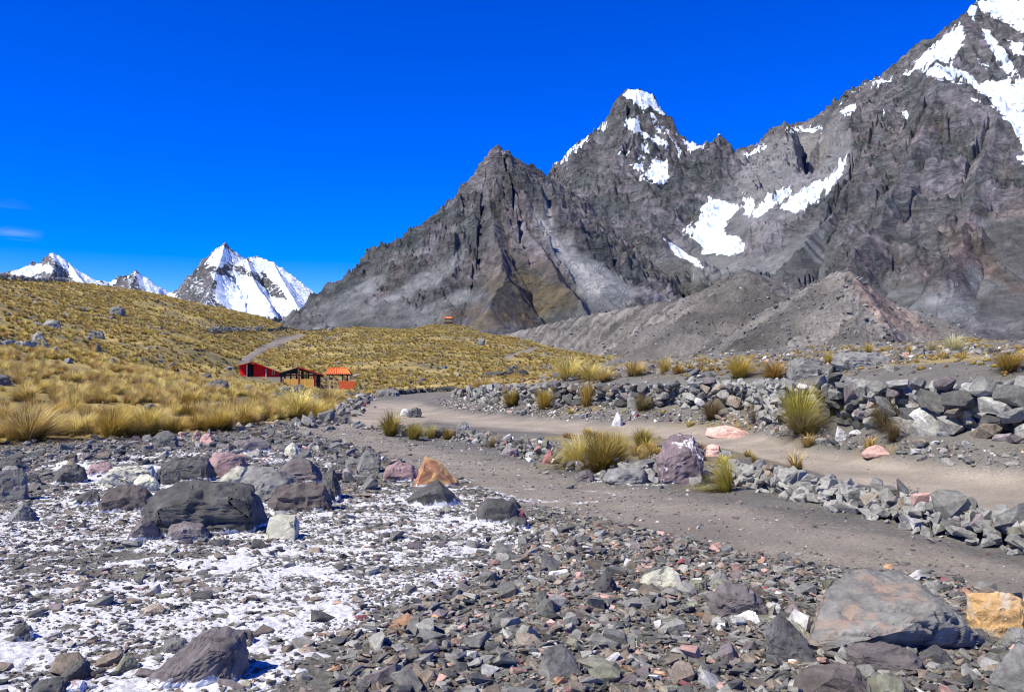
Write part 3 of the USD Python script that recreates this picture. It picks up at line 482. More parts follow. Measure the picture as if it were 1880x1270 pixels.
stone_look('dark_boulder', (0.074, 0.072, 0.066), 0.5, 11.0, frost=0.16, per=0.2)
stone_look('brown_boulder', (0.085, 0.072, 0.066), 0.5, 10.0, accent=(0.13, 0.10, 0.09), frost=0.14, per=0.2)
stone_look('purple_boulder', (0.130, 0.112, 0.108), 0.5, 10.0, frost=0.12, per=0.2)
stone_look('dark_rock', (0.066, 0.063, 0.062), 0.55, 11.0, per=0.3)
stone_look('purple_rock', (0.122, 0.106, 0.102), 0.5, 10.0, per=0.3)
stone_look('brown_rock', (0.105, 0.088, 0.078), 0.5, 10.0, accent=(0.16, 0.13, 0.11), per=0.3)
stone_look('grey_boulder', (0.158, 0.154, 0.140), 0.4, 8.0, accent=(0.07, 0.072, 0.075), per=0.2)
stone_look('veined_boulder', (0.125, 0.095, 0.098), 0.45, 5.0, accent=(0.62, 0.60, 0.58), acc_at=(0.55, 0.62), acc_scale=2.9, per=0.1)
stone_look('rusty_boulder', (0.26, 0.125, 0.065), 0.5, 6.0, accent=(0.50, 0.33, 0.14), acc_at=(0.50, 0.62), acc_scale=4.0, frost=0.1, per=0.1)
stone_look('pink_boulder', (0.23, 0.155, 0.148), 0.4, 7.0, frost=0.14, per=0.1)
stone_look('lime_boulder', (0.36, 0.345, 0.27), 0.4, 7.0, accent=(0.10, 0.11, 0.09), acc_at=(0.56, 0.62), acc_scale=5.0, per=0.1)
stone_look('giant_slab_rock', (0.165, 0.160, 0.142), 0.45, 9.0, accent=(0.33, 0.225, 0.16), acc_at=(0.52, 0.72), acc_scale=2.7, bump=0.05, per=0.1)
stone_look('ochre_rock', (0.38, 0.235, 0.10), 0.55, 9.0, accent=(0.42, 0.36, 0.27), acc_at=(0.50, 0.66), acc_scale=4.2, per=0.1)
stone_look('hill_rock', (0.115, 0.113, 0.102), 0.5, 1.3, bump=0.15, per=1.0)
stone_look('wall_rock', (0.115, 0.112, 0.100), 0.5, 7.0, bump=0.03, per=1.3)

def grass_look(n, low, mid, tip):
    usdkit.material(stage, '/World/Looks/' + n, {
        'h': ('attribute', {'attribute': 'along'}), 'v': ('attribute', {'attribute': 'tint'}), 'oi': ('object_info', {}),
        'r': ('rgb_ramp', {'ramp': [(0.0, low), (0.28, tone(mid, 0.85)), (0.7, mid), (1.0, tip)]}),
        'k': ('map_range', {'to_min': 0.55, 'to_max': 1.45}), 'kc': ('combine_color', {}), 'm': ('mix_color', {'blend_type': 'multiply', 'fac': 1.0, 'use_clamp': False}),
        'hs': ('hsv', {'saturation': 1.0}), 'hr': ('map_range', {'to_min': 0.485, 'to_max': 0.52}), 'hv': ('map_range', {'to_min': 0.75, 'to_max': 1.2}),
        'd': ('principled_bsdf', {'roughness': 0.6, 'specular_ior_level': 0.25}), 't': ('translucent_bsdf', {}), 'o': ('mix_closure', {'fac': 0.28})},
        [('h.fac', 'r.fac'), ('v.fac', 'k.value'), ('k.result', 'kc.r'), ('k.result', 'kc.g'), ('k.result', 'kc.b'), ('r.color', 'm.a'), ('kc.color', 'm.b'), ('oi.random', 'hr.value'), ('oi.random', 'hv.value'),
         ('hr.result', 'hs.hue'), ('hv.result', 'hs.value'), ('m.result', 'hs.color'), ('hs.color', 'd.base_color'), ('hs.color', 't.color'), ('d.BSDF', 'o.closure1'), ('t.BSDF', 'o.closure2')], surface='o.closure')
grass_look('straw_grass', (0.085, 0.064, 0.026), (0.52, 0.385, 0.125), (0.70, 0.56, 0.27))
grass_look('golden_grass', (0.07, 0.05, 0.018), (0.43, 0.285, 0.065), (0.60, 0.43, 0.14))
grass_look('green_grass', (0.05, 0.042, 0.014), (0.33, 0.26, 0.050), (0.56, 0.43, 0.13))
grass_look('dry_brown_grass', (0.04, 0.03, 0.015), (0.22, 0.16, 0.070), (0.33, 0.25, 0.13))
grass_look('pale_grass', (0.12, 0.09, 0.04), (0.55, 0.47, 0.25), (0.75, 0.70, 0.50))
grass_look('cushion_moss', (0.06, 0.045, 0.012), (0.26, 0.17, 0.035), (0.38, 0.26, 0.06))

def plain(n, c, rough=0.7, scale=20.0, var=0.3, stretch=(1, 1, 1), spec=0.3):
    usdkit.material(stage, '/World/Looks/' + n, {
        'tc': ('texture_coordinate', {}), 'mp': ('mapping', {'scale': stretch}), 'n': ('noise_texture', {'scale': scale, 'detail': 6.0, 'roughness': 0.65}),
        'r': ('rgb_ramp', {'ramp': [(0.3, tone(c, 1 - var)), (0.7, tone(c, 1 + var))]}), 'b': ('bump', {'strength': 0.4, 'distance': 0.01}), 'p': ('principled_bsdf', {'roughness': rough, 'specular_ior_level': spec})},
        [('tc.object', 'mp.vector'), ('mp.vector', 'n.vector'), ('n.fac', 'r.fac'), ('r.color', 'p.base_color'), ('n.fac', 'b.height'), ('b.normal', 'p.normal')], surface='p.BSDF')
plain('red_paint', (0.66, 0.012, 0.012), 0.8, 3.0, 0.15, spec=0.15)
plain('dark_red_paint', (0.22, 0.012, 0.012), 0.55, 3.0, 0.2)
plain('roof_sheet', (0.36, 0.022, 0.012), 0.9, 3.0, 0.25, spec=0.1)
plain('orange_tile', (0.62, 0.15, 0.035), 0.7, 6.0, 0.25)
plain('brick_red', (0.60, 0.105, 0.025), 0.8, 6.0, 0.22)
plain('mortar', (0.45, 0.30, 0.20), 0.9, 6.0, 0.2)
plain('yellow_plank', (0.70, 0.38, 0.075), 0.65, 4.0, 0.25, (4, 4, 0.5))
plain('dark_timber', (0.030, 0.022, 0.020), 0.8, 5.0, 0.3, (4, 4, 0.5))
plain('light_timber', (0.40, 0.27, 0.15), 0.75, 5.0, 0.3, (4, 4, 0.5))
plain('weathered_timber', (0.20, 0.15, 0.085), 0.85, 8.0, 0.4, (6, 6, 0.6))
plain('concrete_post', (0.32, 0.31, 0.30), 0.85, 5.0, 0.2)
plain('dark_window', (0.012, 0.014, 0.022), 0.25, 5.0, 0.2, spec=0.6)

# ------------------------------------------------------------------ stones
def hull_mesh(p):
    h = ConvexHull(p); f = h.simplices.copy(); c = p.mean(0)
    a, b, d = p[f[:, 0]], p[f[:, 1]], p[f[:, 2]]
    flip = (np.cross(b - a, d - a) * (a - c)).sum(1) < 0; f[flip] = f[flip][:, ::-1]
    u, inv = np.unique(f, return_inverse=True)
    return p[u], inv.reshape(f.shape)
def hull_stone(rng, n=14, flat=0.5, square=0.6):
    """An angular stone one metre across: the hull of points on a squared-off ellipsoid."""
    d = rng.normal(size=(n, 3)); d /= np.linalg.norm(d, axis=1, keepdims=True)
    d = np.sign(d) * np.abs(d) ** square; d *= rng.uniform(0.82, 1.0, (n, 1))
    s = np.array([1.0, rng.uniform(0.55, 0.95), flat * rng.uniform(0.75, 1.25)]); d = d * s * 0.5
    d[:, 2] += 0.18 * rng.normal() * d[:, 0]
    return rough_stone(*hull_mesh(d), rng)
def rough_stone(v, f, rng, k=0.05):
    v = v / np.ptp(v[:, :2], 0).max(); v, f = trimesh.remesh.subdivide(v, f); v, f = hull_free(v, f)
    o = rng.uniform(0, 50); d = v - v.mean(0); d /= np.linalg.norm(d, axis=1, keepdims=True) + 1e-9
    return v + d * (k * 2 * (meshkit.fbm(v * 4.5 + o, 2, 3) - 0.5) + rng.normal(scale=0.006, size=len(v)))[:, None], f
def hull_free(v, f):
    m = trimesh.Trimesh(v, f, process=True); m.merge_vertices(); return np.array(m.vertices), np.array(m.faces)
def slate(rng):
    """A flat flake: an uneven many sided outline with a bevelled rim and slightly tilted top."""
    n = rng.integers(5, 9); a = np.sort(rng.uniform(0, 6.28, n) * 0.5 + np.linspace(0, 6.28, n, endpoint=False) * 0.5); r = rng.uniform(0.36, 0.55, n); w = rng.uniform(0.5, 0.9); t = rng.uniform(0.09, 0.20)
    o = np.stack([np.cos(a) * r, np.sin(a) * r * w], 1); tilt = rng.normal(size=2) * 0.08
    top = np.column_stack([o * rng.uniform(0.70, 0.93, (n, 1)), t * 0.5 + o @ tilt]); mid = np.column_stack([o, np.full(n, -0.1 * t) + rng.normal(scale=t * .15, size=n)]); bot = np.column_stack([o * 0.85, np.full(n, -t * 0.5)])
    return rough_stone(*hull_mesh(np.vstack([top, mid, bot])), rng, 0.025)
def rot(rx, ry, rz):
    cx, sx, cy, sy, cz, sz = math.cos(rx), math.sin(rx), math.cos(ry), math.sin(ry), math.cos(rz), math.sin(rz)
    return np.array([[cz, -sz, 0], [sz, cz, 0], [0, 0, 1]]) @ np.array([[cy, 0, sy], [0, 1, 0], [-sy, 0, cy]]) @ np.array([[1, 0, 0], [0, cx, -sx], [0, sx, cx]])

SHAPES = {'round': [(-.5, .25), (-.42, .62), (-.2, .93), (.1, 1), (.38, .8), (.5, .4), (.46, 0), (-.46, 0)],
          'slab': [(-.5, .18), (-.4, .78), (0, 1), (.35, .86), (.5, .3), (.46, 0), (-.46, 0)],
          'wedge': [(-.5, .02), (-.12, .62), (.22, 1), (.40, .86), (.5, .1), (.42, 0)],
          'lean': [(-.5, .05), (-.42, .7), (-.28, 1), (.1, .72), (.5, .1), (.4, 0)],
          'peak': [(-.5, 0), (-.27, .5), (-.02, 1), (.2, .74), (.5, .05)],
          'block': [(-.48, 0), (-.45, .92), (-.1, 1), (.4, .95), (.48, .6), (.5, 0)],
          'tall': [(-.48, .0), (-.5, .45), (-.36, .78), (-.05, 1), (.2, .95), (.42, .66), (.5, .3), (.4, .0)],
          'craggy': [(-.5, .42), (-.38, .84), (-.16, 1), (.18, .97), (.40, .90), (.5, .52), (.41, .12), (.12, 0), (-.34, .02)],
          'long': [(-.5, .25), (-.44, .7), (-.2, .95), (.15, 1), (.36, .82), (.47, .45), (.5, .2), (.44, 0), (-.44, 0)]}
def boulder_mesh(seed, w, d, h, shape='round', fine=13, bury=0.22, rough=0.05):
    rng = np.random.default_rng(seed); pts = []
    o = np.array(SHAPES[shape], float)
    for y, s, drop in ((-0.5, 0.84, 0.66), (-0.05, 1.0, 1.0), (0.5, 0.66, 0.74)):
        oo = o if y == -0.05 else o[rng.random(len(o)) < 0.7]; q = oo * [s, drop] + rng.normal(scale=0.035, size=oo.shape) * [1, 0.8]
        pts.append(np.stack([q[:, 0] * w, np.full(len(q), y * d) + rng.normal(scale=0.05 * d, size=len(q)), q[:, 1] * h], 1))
        pts.append(np.stack([q[:, 0] * w * 0.9, np.full(len(q), y * d), np.full(len(q), -bury * h - 0.02)], 1))
    P_ = np.vstack(pts); sc3 = np.array([w, d, h])
    for _ in range(3):
        nn = rng.normal(size=3) * [1, 0.9, 0.7]; nn[1] = -abs(nn[1]) if rng.random() < 0.6 else nn[1]; nn /= np.linalg.norm(nn); q_ = (P_ / sc3) @ nn; lim = q_.max() * rng.uniform(0.72, 0.9); ov = np.maximum(q_ - lim, 0)
        P_ = P_ - (ov[:, None] * nn) * sc3
    v, f = hull_mesh(P_)
    v, f = trimesh.remesh.subdivide_to_size(v, f, max(w, d, h) / fine * 1.1, max_iter=12)
    m = trimesh.Trimesh(v, f, process=True); m.merge_vertices()
    trimesh.smoothing.filter_laplacian(m, lamb=0.12, iterations=1)
    v, n = np.array(m.vertices), np.array(m.vertex_normals); sc = max(w, h)
    q = v / sc + seed * 3.7
    k = rough * sc * (1.5 * (meshkit.fbm(q * 2.4, 4, seed) - 0.5) + 1.3 * (ridged(q * 5.5, 4, seed + 5, 0.6) - 0.45))
    led = ridged(q * np.array([1.6, 1.6, 3.6]), 3, seed + 3)
    v = v + n * (k - rough * sc * 0.5 * sstep(led, 0.72, 0.95))[:, None]
    return v, np.array(m.faces)
WORLD_STONES = []      # (x, y, radius) of what already lies on the ground
def boulder(x0, x1, top, base, mat, label, shape='round', cat='boulder', depth=0.8, rz=0.0, name='boulder', fine=14, rough=0.06, sink=0.0, group=None, D=None):
    """A boulder that the photograph shows between columns x0 and x1, from row top to row base."""
    g = on_ground((x0 + x1) / 2, base) if D is None else pt((x0 + x1) / 2, base, D); w = (x1 - x0) * g[1] / FPX; d = w * depth
    c = np.array([g[0] * (1 + d * 0.4 / g[1]), g[1] + d * 0.4, 0]); c[2] = gz1(c[0], c[1]) - sink
    if D is not None: c[2] = g[2]
    w *= c[1] / g[1]
    h = max(pt((x0 + x1) / 2, top, c[1])[2] - c[2], 0.25 * w) * 1.03
    v, f = boulder_mesh(int(x0 * 7 + base), w, d, h, shape, fine, rough=rough)
    v = v @ rot(0, 0, rz + math.atan2(-c[0], c[1]) * 0.8).T + c
    WORLD_STONES.append((c[0], c[1], w * 0.42))
    return obj(name, (v, f), mat, smooth=24, label=label, category=cat, group=group)

# the giant slab in the right foreground, tilted towards the camera with a dark hollow under its right front edge
gs = np.array([pt(*q) for q in [(1484, 1184, 5.34), (1500, 1130, 5.65), (1530, 1070, 6.0), (1567, 1044, 6.15), (1642, 1047, 6.12), (1668, 1058, 6.02), (1740, 1115, 5.78), (1815, 1182, 5.50),
                                (1517, 1194, 5.30), (1600, 1172, 5.27), (1653, 1160, 5.28), (1727, 1117, 5.40), (1775, 1150, 5.42)]])
low = np.array([[gs[0, 0] + .05, 5.62, -.12], [gs[8, 0] + .08, 5.72, -.12], [gs[10, 0], 5.90, -.12], [gs[11, 0], 5.98, -.12], [gs[7, 0] - .12, 5.90, -.10], [gs[4, 0], 6.35, -.12], [gs[3, 0] - .1, 6.35, -.12], [gs[2, 0], 6.3, -0.12]])
v, f = hull_mesh(np.vstack([gs, low]))
v, f = trimesh.remesh.subdivide_to_size(v, f, 0.030, max_iter=12); m = trimesh.Trimesh(v, f, process=True); m.merge_vertices(); trimesh.smoothing.filter_laplacian(m, lamb=0.3, iterations=1)
v, n = np.array(m.vertices), np.array(m.vertex_normals)
st = ridged(v @ rot(0, 0, 0.5).T * np.array([1.5, 9.0, 4.0]), 3, 4)
v = v + n * (0.055 * (meshkit.fbm(v * 5, 4, 3) - 0.5) + 0.030 * (ridged(v * 9, 3, 8) - 0.45) - 0.030 * sstep(st, 0.7, 0.95))[:, None]
obj('boulder', (v, np.array(m.faces)), 'giant_slab_rock', smooth=30, label='largest grey slab boulder in the right foreground, tilted, its top stained pinkish orange', category='boulder')
WORLD_STONES += [(gs[:, 0].mean(), 5.75, 0.42), (gs[:, 0].mean() - 0.25, 5.7, 0.3), (gs[:, 0].mean() + 0.25, 5.65, 0.3)]

for b in [
    (268, 505, 884, 978, 'dark_boulder', 'broad dark grey boulder, biggest of the cluster on the white crust', 'craggy', dict(depth=0.6, fine=20, rough=0.05)),
    (180, 278, 890, 938, 'brown_boulder', 'dark brown rounded boulder just left of the broad dark one', 'round', dict(depth=0.7)),
    (497, 610, 884, 938, 'brown_boulder', 'dark brown boulder touching the right end of the broad dark one', 'slab', dict(depth=0.7)),
    (233, 296, 946, 993, 'purple_boulder', 'angular purplish rock in front of the broad dark boulder, nearer the left edge', 'peak', {}),
    (308, 380, 956, 992, 'purple_boulder', 'low purplish rock tucked under the front of the broad dark boulder', 'slab', {}),
    (489, 546, 945, 988, 'lime_boulder', 'squat greenish block like a tree stump standing on the white crust', 'block', dict(depth=0.8, rough=0.02)),
    (188, 285, 849, 892, 'lime_boulder', 'pale lime green topped slab with a black underside', 'slab', dict(depth=0.6)),
    (245, 291, 872, 902, 'lime_stone', 'small rounded pale lime stone between the dark boulders', 'round', {}),
    (285, 395, 838, 884, 'dark_boulder', 'long dark slab at the back of the boulder cluster', 'long', dict(depth=0.5)),
    (296, 328, 862, 890, 'dark_boulder', 'small dark block in front of the long dark slab', 'block', {}),
    (370, 452, 831, 876, 'pink_boulder', 'dusty pink rounded boulder at the back of the cluster', 'round', {}),
    (383, 458, 850, 902, 'lime_boulder', 'boulder with a chalky pale green cap behind the broad dark one', 'wedge', {}),
    (435, 542, 857, 915, 'grey_boulder', 'large rounded grey brown boulder behind the broad dark one', 'round', dict(depth=0.75, fine=13)),
    (508, 598, 842, 888, 'purple_boulder', 'purple tinged boulder at the back right of the cluster', 'round', {}),
    (568, 628, 860, 918, 'dark_boulder', 'jagged dark rock at the right end of the boulder cluster', 'wedge', {}),
    (585, 620, 890, 925, 'brown_boulder', 'brown rock leaning on the jagged dark rock', 'peak', {}),
    (100, 162, 852, 888, 'dark_boulder', 'dark boulder beside the small red slabs left of the cluster', 'round', {}),
    (123, 184, 899, 929, 'dark_boulder', 'dark wedge lying flat on white crust left of the brown boulder', 'wedge', {}),
    (162, 206, 845, 871, 'pink_boulder', 'small reddish slab with a dark underside', 'slab', {}),
    (-15, 46, 862, 920, 'grey_boulder', 'big grey brown rock cut by the left edge of the view', 'block', {}),
    (14, 68, 922, 956, 'grey_boulder', 'coarse grey angular rock near the left edge', 'peak', {}),
    (36, 78, 864, 892, 'dark_boulder', 'dark pointed rock with a red chip at its foot', 'peak', {}),
    (-20, 45, 842, 868, 'dark_boulder', 'dark slab behind the big rock at the left edge', 'slab', {}),
    (10, 50, 832, 852, 'slate_stone', 'bluish dark stone below the leftmost grass tussock', 'round', {}),
    (428, 502, 805, 828, 'purple_boulder', 'flat purplish slab with a dark shadow gap beneath', 'slab', dict(depth=0.6)),
    (513, 562, 813, 840, 'lime_boulder', 'pointed cream white rock on the gravel below the grassy bank', 'peak', {}),
    (352, 372, 788, 806, 'pink_stone', 'pink stone at the edge of the grass, left of its twin', 'peak', {}),
    (368, 390, 796, 817, 'pink_stone', 'pink upright stone at the edge of the grass, right of its twin', 'tall', {}),
    (278, 328, 793, 822, 'slate_stone', 'blue grey boulder at the foot of the grassy bank', 'round', {}),
    (634, 664, 834, 862, 'grey_boulder', 'grey stone leaning on the left of the split grey rock', 'round', {}),
    (655, 700, 823, 868, 'grey_boulder', 'upright split grey rock beside the lower track', 'tall', {}),
    (703, 768, 847, 884, 'pink_boulder', 'pinkish slab with a white frosted foot beside the rust coloured slab', 'slab', {}),
    (757, 840, 838, 892, 'rusty_boulder', 'rust orange slab tilting to the right', 'lean', dict(depth=0.45, rough=0.03)),
    (733, 846, 876, 928, 'dark_boulder', 'smooth dark grey boulder in front of the rust coloured slab', 'wedge', dict(depth=0.6, fine=13, rough=0.03)),
    (870, 948, 914, 958, 'dark_boulder', 'black boulder alone at the right end of the white crust', 'round', dict(rough=0.03)),
    (924, 956, 909, 934, 'slate_stone', 'small black stone behind the lone black boulder', 'peak', {}),
    (934, 967, 935, 956, 'red_stone', 'dark red stone perched beside the lone black boulder', 'round', {}),
    (929, 971, 949, 972, 'dark_boulder', 'dark block under the dark red stone', 'block', {}),
    (286, 446, 1153, 1258, 'purple_boulder', 'big ridged purple grey boulder in the left foreground', 'wedge', dict(depth=0.6, fine=17, rough=0.07)),
    (412, 463, 1153, 1182, 'brown_boulder', 'brown rock behind the big ridged purple grey boulder', 'round', {}),
    (300, 345, 1168, 1198, 'grey_boulder', 'low grey stone behind the left shoulder of the ridged boulder', 'slab', {}),
    (112, 168, 1208, 1248, 'slate_stone', 'smooth dark stone in the lower left foreground', 'wedge', {}),
    (173, 228, 1194, 1224, 'brown_stone', 'brown wedge shaped stone touching a greenish one', 'wedge', {}),
    (212, 258, 1197, 1232, 'olive_stone', 'greenish pyramid shaped stone in the lower left foreground', 'peak', {}),
    (55, 125, 1243, 1285, 'slate_stone', 'dark stone cut by the bottom of the view near its left corner', 'round', {}),
    (115, 160, 1248, 1275, 'pink_boulder', 'dull pink stone at the bottom of the view near its left corner', 'slab', {}),
    (10, 58, 1144, 1176, 'dark_boulder', 'dark stone lying on crust at the left edge', 'round', {}),
    (265, 300, 1105, 1128, 'brown_stone', 'brown stone lying alone in the middle of the white crust', 'round', {}),
    (1782, 1885, 1085, 1168, 'ochre_rock', 'yellow orange topped boulder behind the giant slab', 'slab', dict(depth=0.6)),
    (1800, 1905, 1178, 1285, 'grey_boulder', 'large banded grey rock in the lower right corner', 'wedge', dict(fine=14)),
    (1843, 1890, 1152, 1192, 'grey_boulder', 'rounded grey stone below the yellow orange boulder', 'round', {}),
    (1405, 1498, 1130, 1218, 'dark_rock', 'dark boulder leaning against the left end of the giant slab', 'lean', dict(fine=13)),
    (1440, 1490, 1137, 1176, 'lime_stone', 'cream coloured triangular stone wedged left of the giant slab', 'lean', {}),
    (1558, 1684, 1180, 1228, 'purple_rock', 'flat dark slab in the hollow under the giant slab', 'slab', dict(depth=0.5)),
    (1683, 1755, 1184, 1222, 'dark_rock', 'dark angular stone under the right front of the giant slab', 'peak', {}),
    (1450, 1604, 1216, 1282, 'brown_rock', 'broad flat brown grey slab at the bottom of the view', 'slab', dict(depth=0.5, fine=13)),
    (1590, 1665, 1240, 1285, 'olive_stone', 'flat olive grey slab right of the broad brown one', 'slab', {}),
    (1296, 1412, 1073, 1132, 'purple_rock', 'pitted dark purple boulder left of the white stones', 'long', dict(depth=0.6, rough=0.08, fine=14)),
    (1346, 1396, 1118, 1142, 'pale_stone', 'white flat stone in front of the pitted purple boulder', 'slab', {}),
    (1404, 1437, 1104, 1132, 'pale_stone', 'white angular stone right of the pitted purple boulder', 'block', {}),
    (1436, 1472, 1104, 1130, 'purple_stone', 'lilac grey stone between the white stone and the giant slab', 'peak', {}),
    (1174, 1262, 1038, 1082, 'lime_boulder', 'cream and grey boulder at the edge of the dense slates', 'round', dict(depth=0.6)),
    (1084, 1137, 1049, 1087, 'dark_rock', 'dark pyramid stone standing among the slates', 'peak', {}),
    (1262, 1300, 1058, 1090, 'olive_stone', 'dull olive stone beside the cream and grey boulder', 'round', {}),
    (1300, 1345, 1045, 1078, 'grey_boulder', 'grey stone behind the pitted purple boulder', 'peak', {}),
    (1208, 1297, 795, 888, 'veined_boulder', 'tall upright purple boulder veined with white between the road and the track', 'tall', dict(depth=0.7, fine=16)),
    (1108, 1188, 856, 888, 'grey_boulder', 'flat grey boulder below the big fountain of grass', 'slab', {}),
    (1055, 1092, 862, 884, 'purple_rock', 'dark stone in front of the big fountain of grass', 'round', {}),
    (995, 1023, 824, 852, 'red_stone', 'crimson stone at the left foot of the big grass clump', 'peak', {}),
    (920, 952, 820, 838, 'purple_stone', 'dark purple stone on the rubble bank', 'round', {}),
    (836, 862, 773, 800, 'grey_boulder', 'grey green rock on the crest of the rubble bank', 'tall', {}),
    (1296, 1374, 782, 804, 'pink_stone', 'smooth salmon pink rock lying in the road', 'slab', dict(depth=0.5, rough=0.02)),
    (1580, 1634, 814, 841, 'pink_stone', 'salmon pink triangular rock at the far edge of the road', 'peak', dict(rough=0.02)),
    (1122, 1146, 756, 782, 'pale_stone', 'bright white pointed rock at the far edge of the road', 'peak', dict(rough=0.02)),
    (1534, 1560, 784, 808, 'pale_stone', 'pale upright splinter at the foot of the bank below the wall', 'lean', {}),
    (735, 752, 750, 764, 'pale_stone', 'round white stone beside a black one at the bend of the road', 'round', {}),
    (748, 775, 748, 766, 'slate_stone', 'black stone beside a round white one at the bend of the road', 'long', {}),
    (1295, 1325, 815, 838, 'pink_stone', 'orange pink rock behind the right side of the veined boulder', 'block', {}),
    (1318, 1345, 824, 840, 'pale_stone', 'white and orange stone right of the veined boulder', 'slab', {}),
    (1448, 1502, 654, 696, 'grey_boulder', 'tall grey boulder on the terrace behind the wall', 'round', dict(fine=12)),
    (1530, 1640, 648, 674, 'grey_boulder', 'long low grey boulder on the terrace behind the wall', 'long', dict(depth=0.6)),
    (690, 735, 714, 728, 'grey_boulder', 'grey boulder right of the brick parapet', 'round', {}),
    (537, 559, 706, 722, 'dark_boulder', 'dark rock in front of the plank fronted shelter', 'round', {}),
    (495, 530, 717, 730, 'dark_boulder', 'low dark rock in the grass below the plank fronted shelter', 'slab', {}),
    (570, 592, 722, 738, 'dark_boulder', 'dark rock in the grass right of the low one below the shelters', 'round', {}),
    (-14, 22, 685, 708, 'dark_boulder', 'black rock in the grass at the left edge', 'round', {}),
    (378, 418, 697, 722, 'hill_rock', 'grey boulder bedded in the straw grass right of the hillside', 'round', {}),
    (58, 86, 606, 630, 'hill_rock', 'long sloping grey boulder on the left hillside', 'lean', {}),
    (80, 112, 588, 606, 'hill_rock', 'broken grey boulder high on the left spur', 'round', {}),
    (160, 192, 606, 622, 'hill_rock', 'square cut grey slab on the crest of the left spur', 'block', {}),
    (172, 188, 632, 648, 'hill_rock', 'small dark boulder below the square cut slab', 'peak', {}),
    (200, 228, 562, 580, 'hill_rock', 'dark cluster of rock in the middle of the far left slope', 'round', {}),
    (600, 612, 601, 608, 'hill_rock', 'boulder at the top of the footpath, right of its neighbour', 'round', {}),
    (575, 590, 600, 608, 'hill_rock', 'boulder at the top of the footpath, left of its neighbour', 'round', {}),
    (875, 890, 620, 634, 'hill_rock', 'dark boulder on the hill below the lookout', 'round', {}),
    (945, 968, 678, 690, 'hill_rock', 'black boulder inside the low stone pens', 'round', {}),
]:
    boulder(*b[:7], **b[7])

